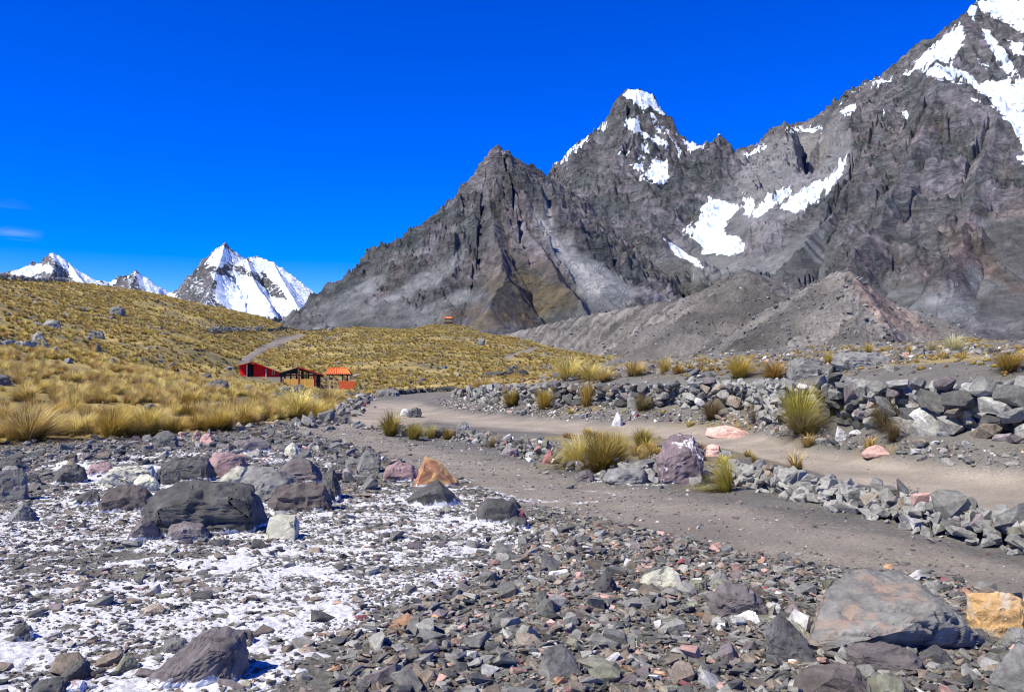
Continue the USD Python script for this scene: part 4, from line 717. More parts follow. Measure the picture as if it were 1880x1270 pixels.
# the dry stone wall and the rows of rubble
def world_line(px):
    p = np.array([on_ground(*q) for q in px]); s = np.concatenate([[0], np.cumsum(np.linalg.norm(np.diff(p[:, :2], axis=0), axis=1))])
    return p, s
def on_line(p, s, t):
    return np.stack([np.interp(t, s, p[:, k]) for k in range(2)], -1)
def joined(parts):
    vs, fs, o = [], [], 0
    for v, f in parts: vs.append(v); fs.append(f + o); o += len(v)
    return np.vstack(vs), np.vstack(fs)
MIXW = (['wall_rock'] * 14 + ['slate_stone'] * 8 + ['grey_stone'] * 6 + ['purple_stone'] * 2 + ['brown_stone'] * 3 + ['pale_stone'])
def stone_wall(px, top_px, label, cat, name, seed, size, thick, most=300, group=None):
    """Stones laid on one another along a line until they reach the wall's top."""
    rng = np.random.default_rng(seed); p, s = world_line(px); L = s[-1]
    tops = np.interp(np.linspace(0, 1, 200), np.linspace(0, 1, len(top_px)), top_px)
    step = 0.05; n = int(L / step); xs = (np.arange(n) + 0.5) * step; q = on_line(p, s, xs)
    cols = proj(np.column_stack([q, gz(q[:, 0], q[:, 1])]))[0]
    g = gz(q[:, 0], q[:, 1]); hh = np.array([pt(c, t, y)[2] for c, t, y in zip(cols, np.interp(cols, [832, 900, 1000, 1150, 1280, 1400, 1480, 1560, 1700, 1800, 1900, 2010, 2250, 2600], top_px), q[:, 1])]) - g
    hh = np.clip(hh, 0.3, 1.6); hh = hh * (0.92 + 0.2 * (meshkit.noise(np.stack([xs / 1.3, xs * 0, xs * 0], -1), seed) - 0.5))
    h = np.full(n, -0.08); out = []
    while True:
        k = int(np.argmin(h - hh + 0.0)); k = int(np.argmin(np.where(h < hh - 0.10, h, 1e9)))
        if h[k] >= hh[k] - 0.10: break
        w = rng.uniform(*size) * rng.choice([0.7, 1, 1, 1.5]) * (1.0 + 0.35 * sstep(cols[k], 1450, 1750)); w = min(w, 0.66); a, b = max(0, int(k - rng.uniform(0.2, 0.8) * w / step)), 0
        b = min(n, a + max(2, int(w / step)))
        bottom = np.sort(h[a:b])[int(0.55 * (b - a))]
        if bottom > hh[k] - 0.08: h[k] = hh[k]; continue
        sh = w * rng.uniform(0.42, 0.8); sh = min(sh, max(0.12, hh[k] - bottom + 0.10))
        out.append((0.5 * (a + b) * step, bottom + sh * 0.5, w * 1.10, sh * 1.16)); h[a:b] = np.maximum(h[a:b], bottom + sh)
    t = thing(name, (0, 0, 0), 0, label=label, category=cat, group=group)
    made = []
    for st, z, w, sh in out:
        c = on_line(p, s, st); e = on_line(p, s, st + 0.1) - on_line(p, s, st - 0.1); yaw = math.atan2(e[1], e[0])
        v, f = hull_stone(rng, 20, 0.7); v = v / np.ptp(v, 0) * [w, thick * rng.uniform(0.65, 0.95), sh]
        v = v @ rot(rng.normal() * 0.22, rng.normal() * 0.22, yaw + rng.normal() * 0.3).T
        lean = (z / 1.2) * 0.14
        nrm = np.array([-math.sin(yaw), math.cos(yaw)]); nrm = nrm if nrm[1] > 0 else -nrm
        v = v + [c[0] + nrm[0] * lean + rng.normal() * 0.02, c[1] + nrm[1] * (lean + rng.normal() * 0.05), gz1(*c) + z]
        made.append((w * sh / c[1] ** 2, v, f))
    made.sort(key=lambda m: -m[0])
    for _, v, f in made[:most]: obj('stone', (v, f), MIXW[rng.integers(len(MIXW))], t)
    fill = [m[1:] for m in made[most:]]
    for st in np.arange(0, L, 0.16):       # the heart of the wall
        c = on_line(p, s, st); k = min(n - 1, int(st / step)); y = 0.0
        e = on_line(p, s, st + 0.1) - on_line(p, s, st - 0.1); nrm = np.array([-e[1], e[0]]) / (np.linalg.norm(e) + 1e-9); nrm = nrm if nrm[1] > 0 else -nrm
        while y < hh[k] - 0.05:
            w = rng.uniform(*size); v, f = hull_stone(rng, 10, 0.6); dd = rng.uniform(0.55, 1.3) * thick
            fill.append((v * w @ rot(rng.normal() * 0.3, rng.normal() * 0.3, rng.uniform(0, 6)).T + [c[0] + nrm[0] * dd, c[1] + nrm[1] * dd, gz1(*c) + y], f)); y += w * 0.45
    if fill: obj('rubble_filling', joined(fill), 'wall_rock', t, kind='stuff')
    for st in np.arange(0, L, 0.4): WORLD_STONES.append((*on_line(p, s, st), 0.35))
    return len(out)
n1 = stone_wall([(832, 733), (900, 743), (1000, 747), (1150, 747), (1280, 750), (1400, 757), (1480, 766), (1560, 782), (1700, 797), (1800, 802), (1900, 808), (2010, 812), (2250, 822), (2600, 836)],
                [716, 708, 703, 700, 698, 697, 696, 697, 694, 690, 686, 684, 680, 676], 'long dry stone wall of dark grey boulders above the road', 'stone wall', 'stone_wall', 5, (0.18, 0.46), 0.42)
def rubble_row(px, wide, high, count, size, label, name, seed, mats, most=300, cat='rubble row', depthk=1.0):
    rng = np.random.default_rng(seed); p, s = world_line(px); t = thing(name, label=label, category=cat); made = []
    for i in range(count):
        st = rng.uniform(0, s[-1]); c = on_line(p, s, st); e = on_line(p, s, min(st + 0.2, s[-1])) - on_line(p, s, max(st - 0.2, 0)); e /= np.linalg.norm(e) + 1e-9
        o = np.clip(rng.normal() * 0.42, -1, 1); w = rng.uniform(*size) * (1.35 if rng.random() < 0.12 else 1) * (1 - 0.35 * abs(o))
        x, y = c[0] - e[1] * o * wide, c[1] + e[0] * o * wide
        z = gz1(x, y) + high * (1 - o * o) ** 2 * rng.uniform(0, 1.0) ** 0.7 + w * 0.12
        v, f = hull_stone(rng, 15, 0.55); v = v * w @ rot(rng.normal() * 0.35, rng.normal() * 0.35, rng.uniform(0, 6.28)).T + [x, y, z]
        made.append((w / y, v, f, mats[rng.integers(len(mats))]))
    made.sort(key=lambda m: -m[0])
    for _, v, f, m in made[:most]: obj('stone', (v, f), m, t)
    if made[most:]: obj('small_rubble', joined([m[1:3] for m in made[most:]]), 'grey_stone', t, kind='stuff')
MIXR = ['grey_stone'] * 8 + ['slate_stone'] * 5 + ['pale_stone'] * 3 + ['brown_stone'] * 3 + ['purple_stone'] * 3 + ['pink_stone'] + ['slate_stone'] * 3 + ['grey_stone'] * 3 + ['red_stone', 'olive_stone', 'wall_rock', 'wall_rock']
rubble_row([(1345, 885), (1430, 900), (1520, 922), (1600, 940), (1700, 965), (1790, 985), (1880, 1005), (1990, 1030), (2250, 1090), (2600, 1170)], 0.42, 0.26, 900, (0.08, 0.29), 'low row of multicoloured rubble between the road and the dark track', 'stone_row', 11, MIXR)
rubble_row([(700, 792), (760, 800), (850, 805), (950, 822), (1040, 850), (1200, 880), (1300, 885)], 0.75, 0.20, 620, (0.08, 0.30), 'bank of loose pale rubble and tussocks left of the veined boulder', 'stone_row', 12, MIXR, cat='rubble bank')
rubble_row([(560, 790), (600, 770), (640, 750), (668, 735), (660, 722)], 1.1, 0.15, 230, (0.15, 0.5), 'scattered line of grey rubble where the grass meets the road bend', 'stone_row', 13, MIXR, cat='rubble edge')
# far walls and pens, a few pixels high
def far_wall(px, h, label, seed, cat='stone wall', size=(0.3, 0.7), D=None):
    rng = np.random.default_rng(seed); p, s = world_line(px); parts = []
    for st in np.arange(0, s[-1], size[0] * 0.55):
        c = on_line(p, s, st); w = rng.uniform(*size); v, f = hull_stone(rng, 10, 0.7); zz = rng.uniform(0.0, max(h - 0.3 * w, 0.05))
        parts.append((v * w @ rot(rng.normal() * 0.3, rng.normal() * 0.3, rng.uniform(0, 6)).T + [c[0], c[1] + rng.normal() * 0.1, gz1(*c) + zz], f))
    t = thing('low_stone_wall', label=label, category=cat); obj('stones', joined(parts), 'hill_rock', t, kind='stuff')
far_wall([(385, 611), (430, 610), (470, 608), (487, 606)], 1.3, 'dark low stone wall crossing the hill left of the footpath', 61)
far_wall([(492, 609), (540, 607), (600, 605), (615, 604)], 1.0, 'low stone wall along the top of the footpath', 62)
far_wall([(0, 514), (60, 517), (110, 519), (150, 521), (182, 523)], 1.6, 'dark stone wall along the skyline of the left hill', 63, size=(0.5, 1.2))
far_wall([(0, 636), (40, 638), (80, 642), (110, 650)], 0.5, 'short line of pale stones above the straw grass on the left hillside', 64, size=(0.2, 0.45))
far_wall([(935, 686), (965, 680), (1000, 678), (1010, 683)], 0.8, 'low stone pen on the flat beyond the road', 65)
far_wall([(885, 692), (920, 690), (940, 688)], 0.6, 'straight remains of a stone pen left of the main one', 66)
far_wall([(700, 726), (760, 722), (800, 719), (835, 718)], 0.5, 'low tumbled wall of grey stones right of the brick parapet', 67, size=(0.25, 0.6))
# ------------------------------------------------------------------ the shelters
def box(x0, x1, y0, y1, z0, z1):
    m = trimesh.creation.box((x1 - x0, y1 - y0, z1 - z0)); m.apply_translation(((x0 + x1) / 2, (y0 + y1) / 2, (z0 + z1) / 2)); return np.array(m.vertices), np.array(m.faces)
def slab4(a, b, c, d, t):
    """A plate of thickness t on the quadrilateral a, b, c, d."""
    p = np.array([a, b, c, d], float); n = np.cross(p[1] - p[0], p[3] - p[0]); n /= np.linalg.norm(n)
    return hull_mesh(np.vstack([p, p - n * t]))
def prism(poly, y0, y1):
    p = np.array(poly, float); return hull_mesh(np.vstack([np.column_stack([p[:, 0], np.full(len(p), y0), p[:, 1]]), np.column_stack([p[:, 0], np.full(len(p), y1), p[:, 1]])]))
def post(x, y, z0, z1, w): return box(x - w / 2, x + w / 2, y - w / 2, y + w / 2, z0, z1)

# plank fronted shelter, gable towards the camera; local x right, y away, z up
D2 = 118.0; k = D2 / FPX
o = pt(551, 712, D2); o[2] = gz1(o[0], o[1]) ; base2 = o[2]
def Z2(row): return pt(551, row, D2)[2] - base2
def X2(col): return (col - 551) * k
t = thing('open_shelter', o, 12.2, label='open timber shelter with a red edged gable roof and yellow plank front', category='shelter')
ap, le, re = (X2(548), Z2(674)), (X2(511), Z2(685.5)), (X2(594), Z2(687.5))
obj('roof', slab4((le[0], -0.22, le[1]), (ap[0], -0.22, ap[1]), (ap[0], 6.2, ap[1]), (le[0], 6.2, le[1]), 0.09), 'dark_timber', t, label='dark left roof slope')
obj('roof', slab4((ap[0] + .002, -0.22, ap[1]), (re[0], -0.22, re[1]), (re[0], 6.2, re[1]), (ap[0] + .002, 6.2, ap[1]), 0.09), 'roof_sheet', t, label='red right roof slope')
obj('fascia', prism([(ap[0], ap[1] + .02), (re[0], re[1] + .02), (re[0], re[1] - .14), (ap[0], ap[1] - .14)], -0.28, -0.225), 'roof_sheet', t, label='red fascia board')
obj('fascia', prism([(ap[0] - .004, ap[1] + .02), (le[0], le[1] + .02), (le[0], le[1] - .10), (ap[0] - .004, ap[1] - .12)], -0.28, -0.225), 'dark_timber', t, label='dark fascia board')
def rz2(x): return (ap[1] + (le[1] - ap[1]) * (x - ap[0]) / (le[0] - ap[0]) if x < ap[0] else ap[1] + (re[1] - ap[1]) * (x - ap[0]) / (re[0] - ap[0])) - 0.12
for x, m, w in ((X2(517.5), 'dark_timber', 0.26), (X2(549), 'dark_red_paint', 0.18), (X2(577.5), 'dark_red_paint', 0.24)): obj('post', post(x, 0.0, -0.5, rz2(x), w), m, t)
obj('side_wall', box(X2(578) + .13, X2(587), 0.10, 5.6, -0.5, rz2(X2(587)) - .05), 'dark_timber', t)
for x in np.linspace(X2(521), X2(586), 7): obj('rear_post', post(x, 5.4, -0.5, rz2(x), 0.20), 'dark_timber', t)
for x in (X2(553), X2(557), X2(561)): obj('post', post(x, 2.6, -0.5, rz2(x), 0.17), 'dark_timber', t)
obj('tie_beam', box(X2(512.5), X2(592), -0.10, 0.02, le[1] - 0.30, le[1] - 0.13), 'dark_timber', t)
zt = Z2(695.5)
xs = np.arange(X2(520), X2(547.5), 0.165)
for i, x in enumerate(list(xs) + list(np.arange(X2(550.7), X2(575.5), 0.165))): obj('plank', box(x, x + 0.152, -0.05 - 0.006 * (i % 3), 0.0, -0.45, zt + 0.03 * ((i * 7) % 5 - 2) / 2), 'yellow_plank', t)
obj('gable_board', prism([(le[0] + .25, le[1] - .10), (ap[0] - .1, ap[1] - .14), (ap[0] - .1, le[1] + .02), (le[0] + .3, le[1] - .16)], 0.14, 0.20), 'dark_timber', t)
obj('gable_board', prism([(ap[0] + .1, ap[1] - .16), (re[0] - .2, re[1] - .12), (re[0] - .2, re[1] - .30), (ap[0] + .1, ap[1] - .40)], 0.14, 0.20), 'dark_timber', t)
for c_, r_, D_, R_ in ((551, 712, 120, 4.5), (480, 692, 134, 6.0), (480, 692, 129, 5.0), (625, 714, 116, 3.5)): WORLD_STONES.append((*pt(c_, r_, D_)[:2], R_))
# red hut behind it
D1 = 134.0; k1 = D1 / FPX; o = pt(480, 692, D1); o[2] = gz1(o[0], o[1]); b1 = pt(480, 692, D1)[2] - o[2]
def P1(col, row): return (col - 480) * k1, (pt(480, row, D1)[2] - pt(480, 692, D1)[2]) + b1
t = thing('red_hut', o, 14.5, label='low bright red hut with a shallow red roof, half hidden by rocks', category='hut')
a1, l1, r1 = P1(463.5, 664.2), P1(438.5, 671.5), P1(516, 684.2)
def rz1(x): return (a1[1] + (l1[1] - a1[1]) * (x - a1[0]) / (l1[0] - a1[0]) if x < a1[0] else a1[1] + (r1[1] - a1[1]) * (x - a1[0]) / (r1[0] - a1[0])) - 0.10
obj('roof', slab4((l1[0], -0.5, l1[1]), (a1[0], -0.5, a1[1]), (a1[0], 7, a1[1]), (l1[0], 7, l1[1]), 0.08), 'roof_sheet', t, label='left roof slope')
obj('roof', slab4((a1[0] + .002, -0.5, a1[1]), (r1[0], -0.5, r1[1]), (r1[0], 7, r1[1]), (a1[0] + .002, 7, a1[1]), 0.08), 'roof_sheet', t, label='right roof slope')
def wall1(c0, c1, lab=None, y=0.0, mat='red_paint', top=None):
    x0, x1 = P1(c0, 0)[0], P1(c1, 0)[0]; obj('wall', prism([(x0, -0.6), (x1, -0.6), (x1, top or rz1(x1)), (x0, top or rz1(x0))], y, y + 0.12), mat, t, label=lab)
wall1(441, 453.5); wall1(466, 498.5); wall1(503.5, 515.2)
obj('wall', prism([(P1(498.5, 0)[0] + .003, -0.6), (P1(503.5, 0)[0] - .003, -0.6), (P1(503.5, 0)[0] - .003, P1(0, 688.5)[1]), (P1(498.5, 0)[0] + .003, P1(0, 688.5)[1])], 0.002, 0.118), 'red_paint', t)
obj('recess', box(P1(453.5, 0)[0] + .003, P1(466, 0)[0] - .003, 1.2, 1.3, -0.6, rz1(P1(466, 0)[0]) - .1), 'dark_timber', t)
for c in (455.0, 459.5): obj('porch_post', post(P1(c, 0)[0], 0.05, -0.6, rz1(P1(c, 0)[0]), 0.16), 'concrete_post' if c < 457 else 'dark_timber', t)
obj('pillar', post(P1(488, 0)[0], -0.08, -0.6, rz1(P1(488, 0)[0]) - .12, 0.24), 'concrete_post', t)
w_ = obj('window', box(P1(498.5, 0)[0] + .05, P1(503.5, 0)[0] - .05, 0.02, 0.08, P1(0, 688.5)[1] + .003, rz1(P1(501, 0)[0]) - 0.06), 'dark_window', t)
obj('fascia', prism([(a1[0], a1[1] + .02), (r1[0], r1[1] + .02), (r1[0], r1[1] - .12), (a1[0], a1[1] - .12)], -0.56, -0.505), 'roof_sheet', t)
obj('fascia', prism([(a1[0] - .004, a1[1] + .02), (l1[0], l1[1] + .02), (l1[0], l1[1] - .12), (a1[0] - .004, a1[1] - .12)], -0.56, -0.505), 'roof_sheet', t)
# tiled pavilion with a brick parapet
D3 = 115.0; k3 = D3 / FPX; o = pt(625, 714.5, D3); o[2] = gz1(o[0], o[1])
def P3(col, row): return (col - 625) * k3, pt(625, row, D3)[2] - o[2]
t = thing('tiled_pavilion', o, 6, label='small open pavilion with an orange tiled roof and a brick parapet', category='pavilion')
(rx0, rz_), (rx1, _), (ex0, ez), (ex1, _) = P3(600.5, 676), P3(635, 676), P3(597.5, 686.2), P3(645, 686.2)
ex0 -= 0.05
ry = 1.5; nt = 13
for i in range(nt):      # tiled slope: one course of barrel tiles after another down the roof
    for side in (-1, 1):
        xa, xb = ex0 + (ex1 - ex0) * i / nt, ex0 + (ex1 - ex0) * (i + 0.93) / nt; ra, rb = rx0 + (rx1 - rx0) * i / nt, rx0 + (rx1 - rx0) * (i + 0.93) / nt
        y0 = ry + side * 1.75
        v, f = hull_mesh(np.array([(xa, y0, ez), (xb, y0, ez), ((xa + xb) / 2, y0, ez + .09), (ra, ry + side * .02, rz_), (rb, ry + side * .02, rz_), ((ra + rb) / 2, ry + side * .02, rz_ + .09), (xa, y0, ez - .04), (rb, ry + side * .02, rz_ - .05), (xb, y0, ez - .04), (ra, ry + side * .02, rz_ - .05)]))
        obj('roof_tile', (v, f), 'orange_tile', t)
obj('ridge_cap', prism([(rx0, rz_ + .02), (rx1, rz_ + .02), (rx1, rz_ + .13), (rx0, rz_ + .13)], ry - .13, ry + .13), 'orange_tile', t)
obj('gable', hull_mesh(np.array([(ex0 + .12, ry - 1.6, ez - .06), (ex0 + .12, ry + 1.6, ez - .06), (rx0 + .1, ry, rz_ - .1), (ex0 + .18, ry - 1.6, ez - .06), (ex0 + .18, ry + 1.6, ez - .06), (rx0 + .16, ry, rz_ - .1)])), 'dark_timber', t)
for c, y, m in ((598.5, 2.9, 'light_timber'), (605, 0.1, 'light_timber'), (613, 0.0, 'light_timber'), (625.5, 2.9, 'dark_timber'), (634, 2.9, 'dark_timber'), (643.5, 0.1, 'light_timber')):
    obj('post', post(P3(c, 0)[0], y, -0.4, ez - .05, 0.13), m, t)
obj('beam', box(ex0 + .2, ex1 - .1, 0.04, 0.16, ez - .19, ez - .05), 'dark_timber', t); obj('beam', box(ex0 + .2, ex1 - .1, 2.84, 2.96, ez - .19, ez - .05), 'dark_timber', t)
bx0, bz1 = P3(622.5, 699); bx1 = P3(652.5, 0)[0]
pp = obj('parapet', box(bx0 + .02, bx1 - .02, -0.58, -0.42, -0.4, bz1 - .02), 'mortar', t)
nrow = 9; rh = (bz1 + 0.02) / nrow
for r_ in range(nrow):
    for c_ in range(9):
        w = (bx1 - bx0) / 8.5; x = bx0 + (c_ - 0.5 * (r_ % 2)) * w; xa, xb = max(x, bx0), min(x + w * 0.93, bx1)
        if xb - xa > 0.04: obj('brick', box(xa, xb, -0.60 - 0.004 * ((r_ * 5 + c_ * 3) % 3), -0.40, -0.02 + r_ * rh, -0.02 + (r_ + .88) * rh), 'brick_red', pp)
obj('bench', box(P3(605.5, 0)[0], P3(612.5, 0)[0], 0.6, 1.0, 0.62, 0.70), 'light_timber', t)
for c in (606, 612): obj('bench_leg', post(P3(c, 0)[0], 0.8, -0.3, 0.62, 0.08), 'light_timber', t)
# lookout on the hill
D4 = 366.0; k4 = D4 / FPX; o = pt(824, 598.5, D4); o[2] = gz1(o[0], o[1]) 
def P4(col, row): return (col - 824) * k4, pt(824, row, D4)[2] - pt(824, 598.5, D4)[2]
t = thing('lookout_shelter', o, 0, label='tiny raised lookout with an orange roof on the crest of the hill', category='lookout')
h4 = P4(0, 582)[1] + 0.3
obj('roof', hull_mesh(np.array([(x * 1.95, y * 1.95, h4 - 0.75) for x in (-1, 1) for y in (-1, 1)] + [(x * 1.9, y * 1.9, h4 - 0.85) for x in (-1, 1) for y in (-1, 1)] + [(-0.6, 0, h4), (0.6, 0, h4)])), 'orange_tile', t)
for x in (-1.5, 1.5):
    for y in (-1.5, 1.5): obj('post', post(x, y, -1.0, h4 - .8, 0.2), 'weathered_timber', t)
obj('deck', box(-1.75, 1.75, -1.75, 1.75, 1.35, 1.55), 'dark_timber', t)
for nme, b in (('railing', box(-1.62, 1.62, -1.65, -1.58, 1.75, 2.25)), ('railing', box(-1.62, 1.62, 1.58, 1.65, 1.75, 2.25)), ('railing', box(-1.70, -1.63, -1.5, 1.5, 1.75, 2.25)), ('railing', box(1.63, 1.70, -1.5, 1.5, 1.75, 2.25))): obj(nme, b, 'weathered_timber', t)
# two weathered stakes by the wall
for (c, b, tp, lean, lab) in ((1588, 746, 690, -0.10, 'short weathered wooden stake leaning left against the wall'), (1694, 752, 700, 0.24, 'split weathered stake leaning right beside the dark hollow in the wall')):
    g = on_ground(c, b); g[1] -= 0.12; h = (b - tp) * g[1] / FPX; sway = lean * h
    v = []
    for z, w, s_ in ((-.15, .055, -0.1), (.35, .05, .35), (.75, .045, .75), (1.0, .02, 1.0)):
        for a in np.linspace(0, 2 * np.pi, 7)[:-1]: v.append((g[0] + sway * s_ + w * math.cos(a + z), g[1] + w * math.sin(a + z), g[2] + h * z))
    F_ = [(i * 6 + j, i * 6 + (j + 1) % 6, (i + 1) * 6 + (j + 1) % 6) for i in range(3) for j in range(6)] + [(i * 6 + j, (i + 1) * 6 + (j + 1) % 6, (i + 1) * 6 + j) for i in range(3) for j in range(6)] + [(18, 18 + j, 19 + j) for j in range(1, 5)]
    obj('wooden_stake', (np.array(v), np.array(F_)), 'weathered_timber', label=lab, category='stake')

# ------------------------------------------------------------------ loose stones: the largest are things of their own, the rest one mass
def class_of(n): 
    p = stage.CreateClassPrim('/World/' + n); return p
NUM = ['', 'first', 'second', 'third', 'fourth', 'fifth', 'sixth', 'seventh', 'eighth', 'ninth', 'tenth', 'eleventh', 'twelfth', 'thirteenth', 'fourteenth', 'fifteenth', 'sixteenth', 'seventeenth', 'eighteenth', 'nineteenth', 'twentieth']
NUM += ['twenty ' + q for q in NUM[1:10]] + ['thirtieth'] + ['thirty ' + q for q in NUM[1:10]]
CNT = ['', 'one', 'two', 'three', 'four', 'five', 'six', 'seven', 'eight', 'nine', 'ten', 'eleven', 'twelve', 'thirteen', 'fourteen', 'fifteen', 'sixteen', 'seventeen', 'eighteen', 'nineteen', 'twenty']
def single_out(pos, words, marks):
    """A label for each of many alike things, from its look and the nearest thing one can find; those that still agree are counted from the left."""
    px, py = proj(np.asarray(pos)); said = []
    for x, y, w in zip(px, py, words):
        d = [math.hypot(x - m[0], 1.6 * (y - m[1])) for m in marks]; m = marks[int(np.argmin(d))]; dx, dy = x - m[0], 1.6 * (y - m[1])
        said.append((w, ('right of ' if dx > 0 else 'left of ') + m[2] if abs(dx) > abs(dy) else ('in front of ' if dy > 0 else 'behind ') + m[2]))
    out = [''] * len(said)
    for key in sorted(set(said)):
        idx = sorted([i for i, q in enumerate(said) if q == key], key=lambda i: px[i]); n = len(idx)
        for k_, i in enumerate(idx):
            if n == 1: out[i] = f'{key[0]} {key[1]}'
            elif k_ == 0: out[i] = f'leftmost {key[0]} {key[1]}'
            elif k_ == n - 1: out[i] = f'rightmost {key[0]} {key[1]}'
            elif k_ < len(NUM) - 1: out[i] = f'{NUM[k_ + 1]} {key[0]} from the left {key[1]}'
            else: out[i] = f'{NUM[min(n - k_, 39)]} {key[0]} from the right {key[1]}'
    return out
MARKS = [(1650, 1110, 'the giant slab'), (1830, 1125, 'the yellow orange boulder'), (1450, 1180, 'the dark leaning boulder'), (1355, 1100, 'the pitted purple boulder'), (1218, 1060, 'the cream and grey boulder'), (1110, 1070, 'the dark pyramid stone'), (365, 1210, 'the ridged purple boulder'), (385, 930, 'the broad dark boulder'),
         (515, 965, 'the stump like block'), (908, 940, 'the lone black boulder'), (800, 880, 'the rusty slab'), (1525, 1245, 'the broad brown slab'), (1850, 1230, 'the banded corner rock'), (235, 1215, 'the greenish pyramid stone'), (20, 895, 'the rock at the left edge'), (1250, 850, 'the veined boulder')]
ZONES, rs_ = [], np.random.default_rng(77)
def scatter(n, r0, r1, a0, a1, rng):
    r = np.sqrt(rng.uniform(r0 * r0, r1 * r1, n)); a = rng.uniform(a0, a1, n); x, y = r * np.sin(a), r * np.cos(a)
    z = gz(x, y); px, py = proj(np.stack([x, y, z], 1)); return x, y, z, px, py
GKEYS = ('crust', 'road', 'grass')
GI = {q: RegularGridInterpolator((np.log(rr), az), GF[q].reshape(A.shape) if False else GF[q].reshape(len(rr), len(az)), bounds_error=False, fill_value=0) for q in GKEYS + ('_track', '_road', '_grassy', '_path')}
def fld(q, x, y): return GI[q](np.stack([np.log(np.hypot(x, y)), np.arctan2(x, y)], -1))
bt = cKDTree(np.array([(s[0], s[1]) for s in WORLD_STONES])); br = np.array([s[2] for s in WORLD_STONES])
def clear(x, y, pad=0.0):
    d, i = bt.query(np.stack([x, y], 1)); return d > br[i] * 0.85 + pad
SH = {'flat': [slate(rs_) for _ in range(10)], 'chip': [hull_stone(rs_, 12, 0.5, 0.6) for _ in range(7)], 'lump': [hull_stone(rs_, 16, 0.68, 0.7) for _ in range(6)]}
MATS = ['slate', 'grey', 'brown', 'purple', 'pink', 'red', 'orange', 'pale', 'olive']
MIX = {'slates': [.22, .35, .235, .065, .034, .010, .020, .031, .035], 'crusty': [.34, .26, .26, .09, .01, .0, .005, .01, .025], 'dark': [.42, .32, .13, .08, .01, .0, .0, .03, .01], 'bank': [.20, .40, .12, .06, .03, .01, .01, .14, .03], 'terrace': [.32, .40, .14, .06, .02, .0, .01, .04, .01]}
PLACE = {'slates': 'among the dense slates of the bare foreground', 'crusty': 'half sunk in the white crust', 'dark': 'on the grey gravel between the crust and the grassy bank', 'track': 'on the dark wheel track', 'bank': 'on the earth bank below the stone wall', 'terrace': 'on the terrace behind the stone wall'}
WORDS = {'slate': 'dark slate', 'grey': 'mid grey', 'brown': 'brown', 'purple': 'purplish', 'pink': 'pinkish', 'red': 'dark red', 'orange': 'orange', 'pale': 'pale', 'olive': 'olive'}
LOOSE = []      # x, y, z, size, shape kind, shape number, material, zone, rotation
def lay(zone, mix, n, r0, r1, a0, a1, size, shapes, keep, sunk, tilt, seed, pad=0.0):
    rng = np.random.default_rng(seed); x, y, z, px, py = scatter(n, r0, r1, a0, a1, rng)
    s = size[0] * (size[1] / size[0]) ** (rng.random(n) ** size[2])
    ok = keep(x, y, px, py, rng) & clear(x, y, pad)
    for i in np.nonzero(ok)[0]:
        kd = shapes[rng.integers(len(shapes))]
        LOOSE.append((x[i], y[i], z[i] + s[i] * sunk, s[i], kd, int(rng.integers(len(SH[kd]))), MATS[rng.choice(len(MATS), p=MIX[mix])], zone, rng.normal() * tilt, rng.normal() * tilt, rng.uniform(0, 6.28)))
def slate_zone(px, py): return region(px, py, [(560, 1400), (560, 1240), (700, 1130), (900, 1050), (1010, 960), (1130, 965), (1300, 1000), (1500, 1040), (1700, 1052), (2600, 1200), (2600, 1400)], 40)
def k_slates(x, y, px, py, rng): return (rng.random(len(x)) < slate_zone(px, py)) & (fld('_track', x, y) < 0.5)
def k_crust(x, y, px, py, rng): return (rng.random(len(x)) < region(px, py, [(-400, 1400), (-400, 900), (60, 850), (250, 835), (480, 830), (700, 850), (1000, 905), (1100, 960), (1060, 1040), (900, 1060), (700, 1130), (560, 1240), (560, 1400)], 30)) & (fld('_track', x, y) < 0.6)
lay('slates', 'slates', 34000, 3.5, 13, -0.20, 0.72, (0.03, 0.12, 1.8), ['flat', 'flat', 'flat', 'chip'], k_slates, 0.16, 0.26, 1)
lay('slates', 'slates', 2200, 3.5, 13, -0.15, 0.72, (0.09, 0.22, 2.4), ['flat', 'flat', 'chip', 'lump'], k_slates, 0.12, 0.25, 2)
lay('slates', 'slates', 42000, 3.5, 12, -0.20, 0.72, (0.014, 0.04, 1.0), ['chip', 'flat'], k_slates, 0.16, 0.4, 3)
lay('crusty', 'crusty', 21000, 3.5, 15, -0.60, 0.16, (0.025, 0.10, 2.2), ['flat', 'flat', 'flat', 'chip'], lambda *q: k_crust(*q) & (noise2(q[0], q[1], 0.5, 55, 2) > 0.40), 0.07, 0.15, 4)
lay('crusty', 'crusty', 34000, 3.5, 14, -0.60, 0.16, (0.012, 0.035, 1.0), ['chip', 'flat'], lambda *q: k_crust(*q) & (noise2(q[0], q[1], 0.35, 56, 2) > 0.44), 0.10, 0.3, 5)
lay('crusty', 'crusty', 480, 3.5, 16, -0.60, 0.16, (0.08, 0.20, 2.2), ['flat', 'chip'], k_crust, 0.08, 0.15, 6)
def k_dark(x, y, px, py, rng): return (rng.random(len(x)) < region(px, py, [(-400, 930), (-400, 800), (0, 815), (330, 795), (540, 768), (640, 745), (670, 790), (740, 850), (720, 890), (640, 905), (480, 860), (250, 850), (100, 850), (60, 920)], 8)) & (fld('_track', x, y) < 0.9)
lay('dark', 'dark', 5200, 13, 34, -0.62, -0.10, (0.05, 0.34, 2.4), ['lump', 'chip', 'flat'], k_dark, 0.10, 0.3, 7)
lay('dark', 'dark', 15000, 11, 30, -0.62, -0.10, (0.025, 0.07, 1.2), ['chip'], k_dark, 0.14, 0.3, 8)
def k_trk(x, y, px, py, rng): return rng.random(len(x)) < fld('_track', x, y) * np.where(noise2(x, y, 0.9, 57, 2) > 0.44, 1.0, 0.55)
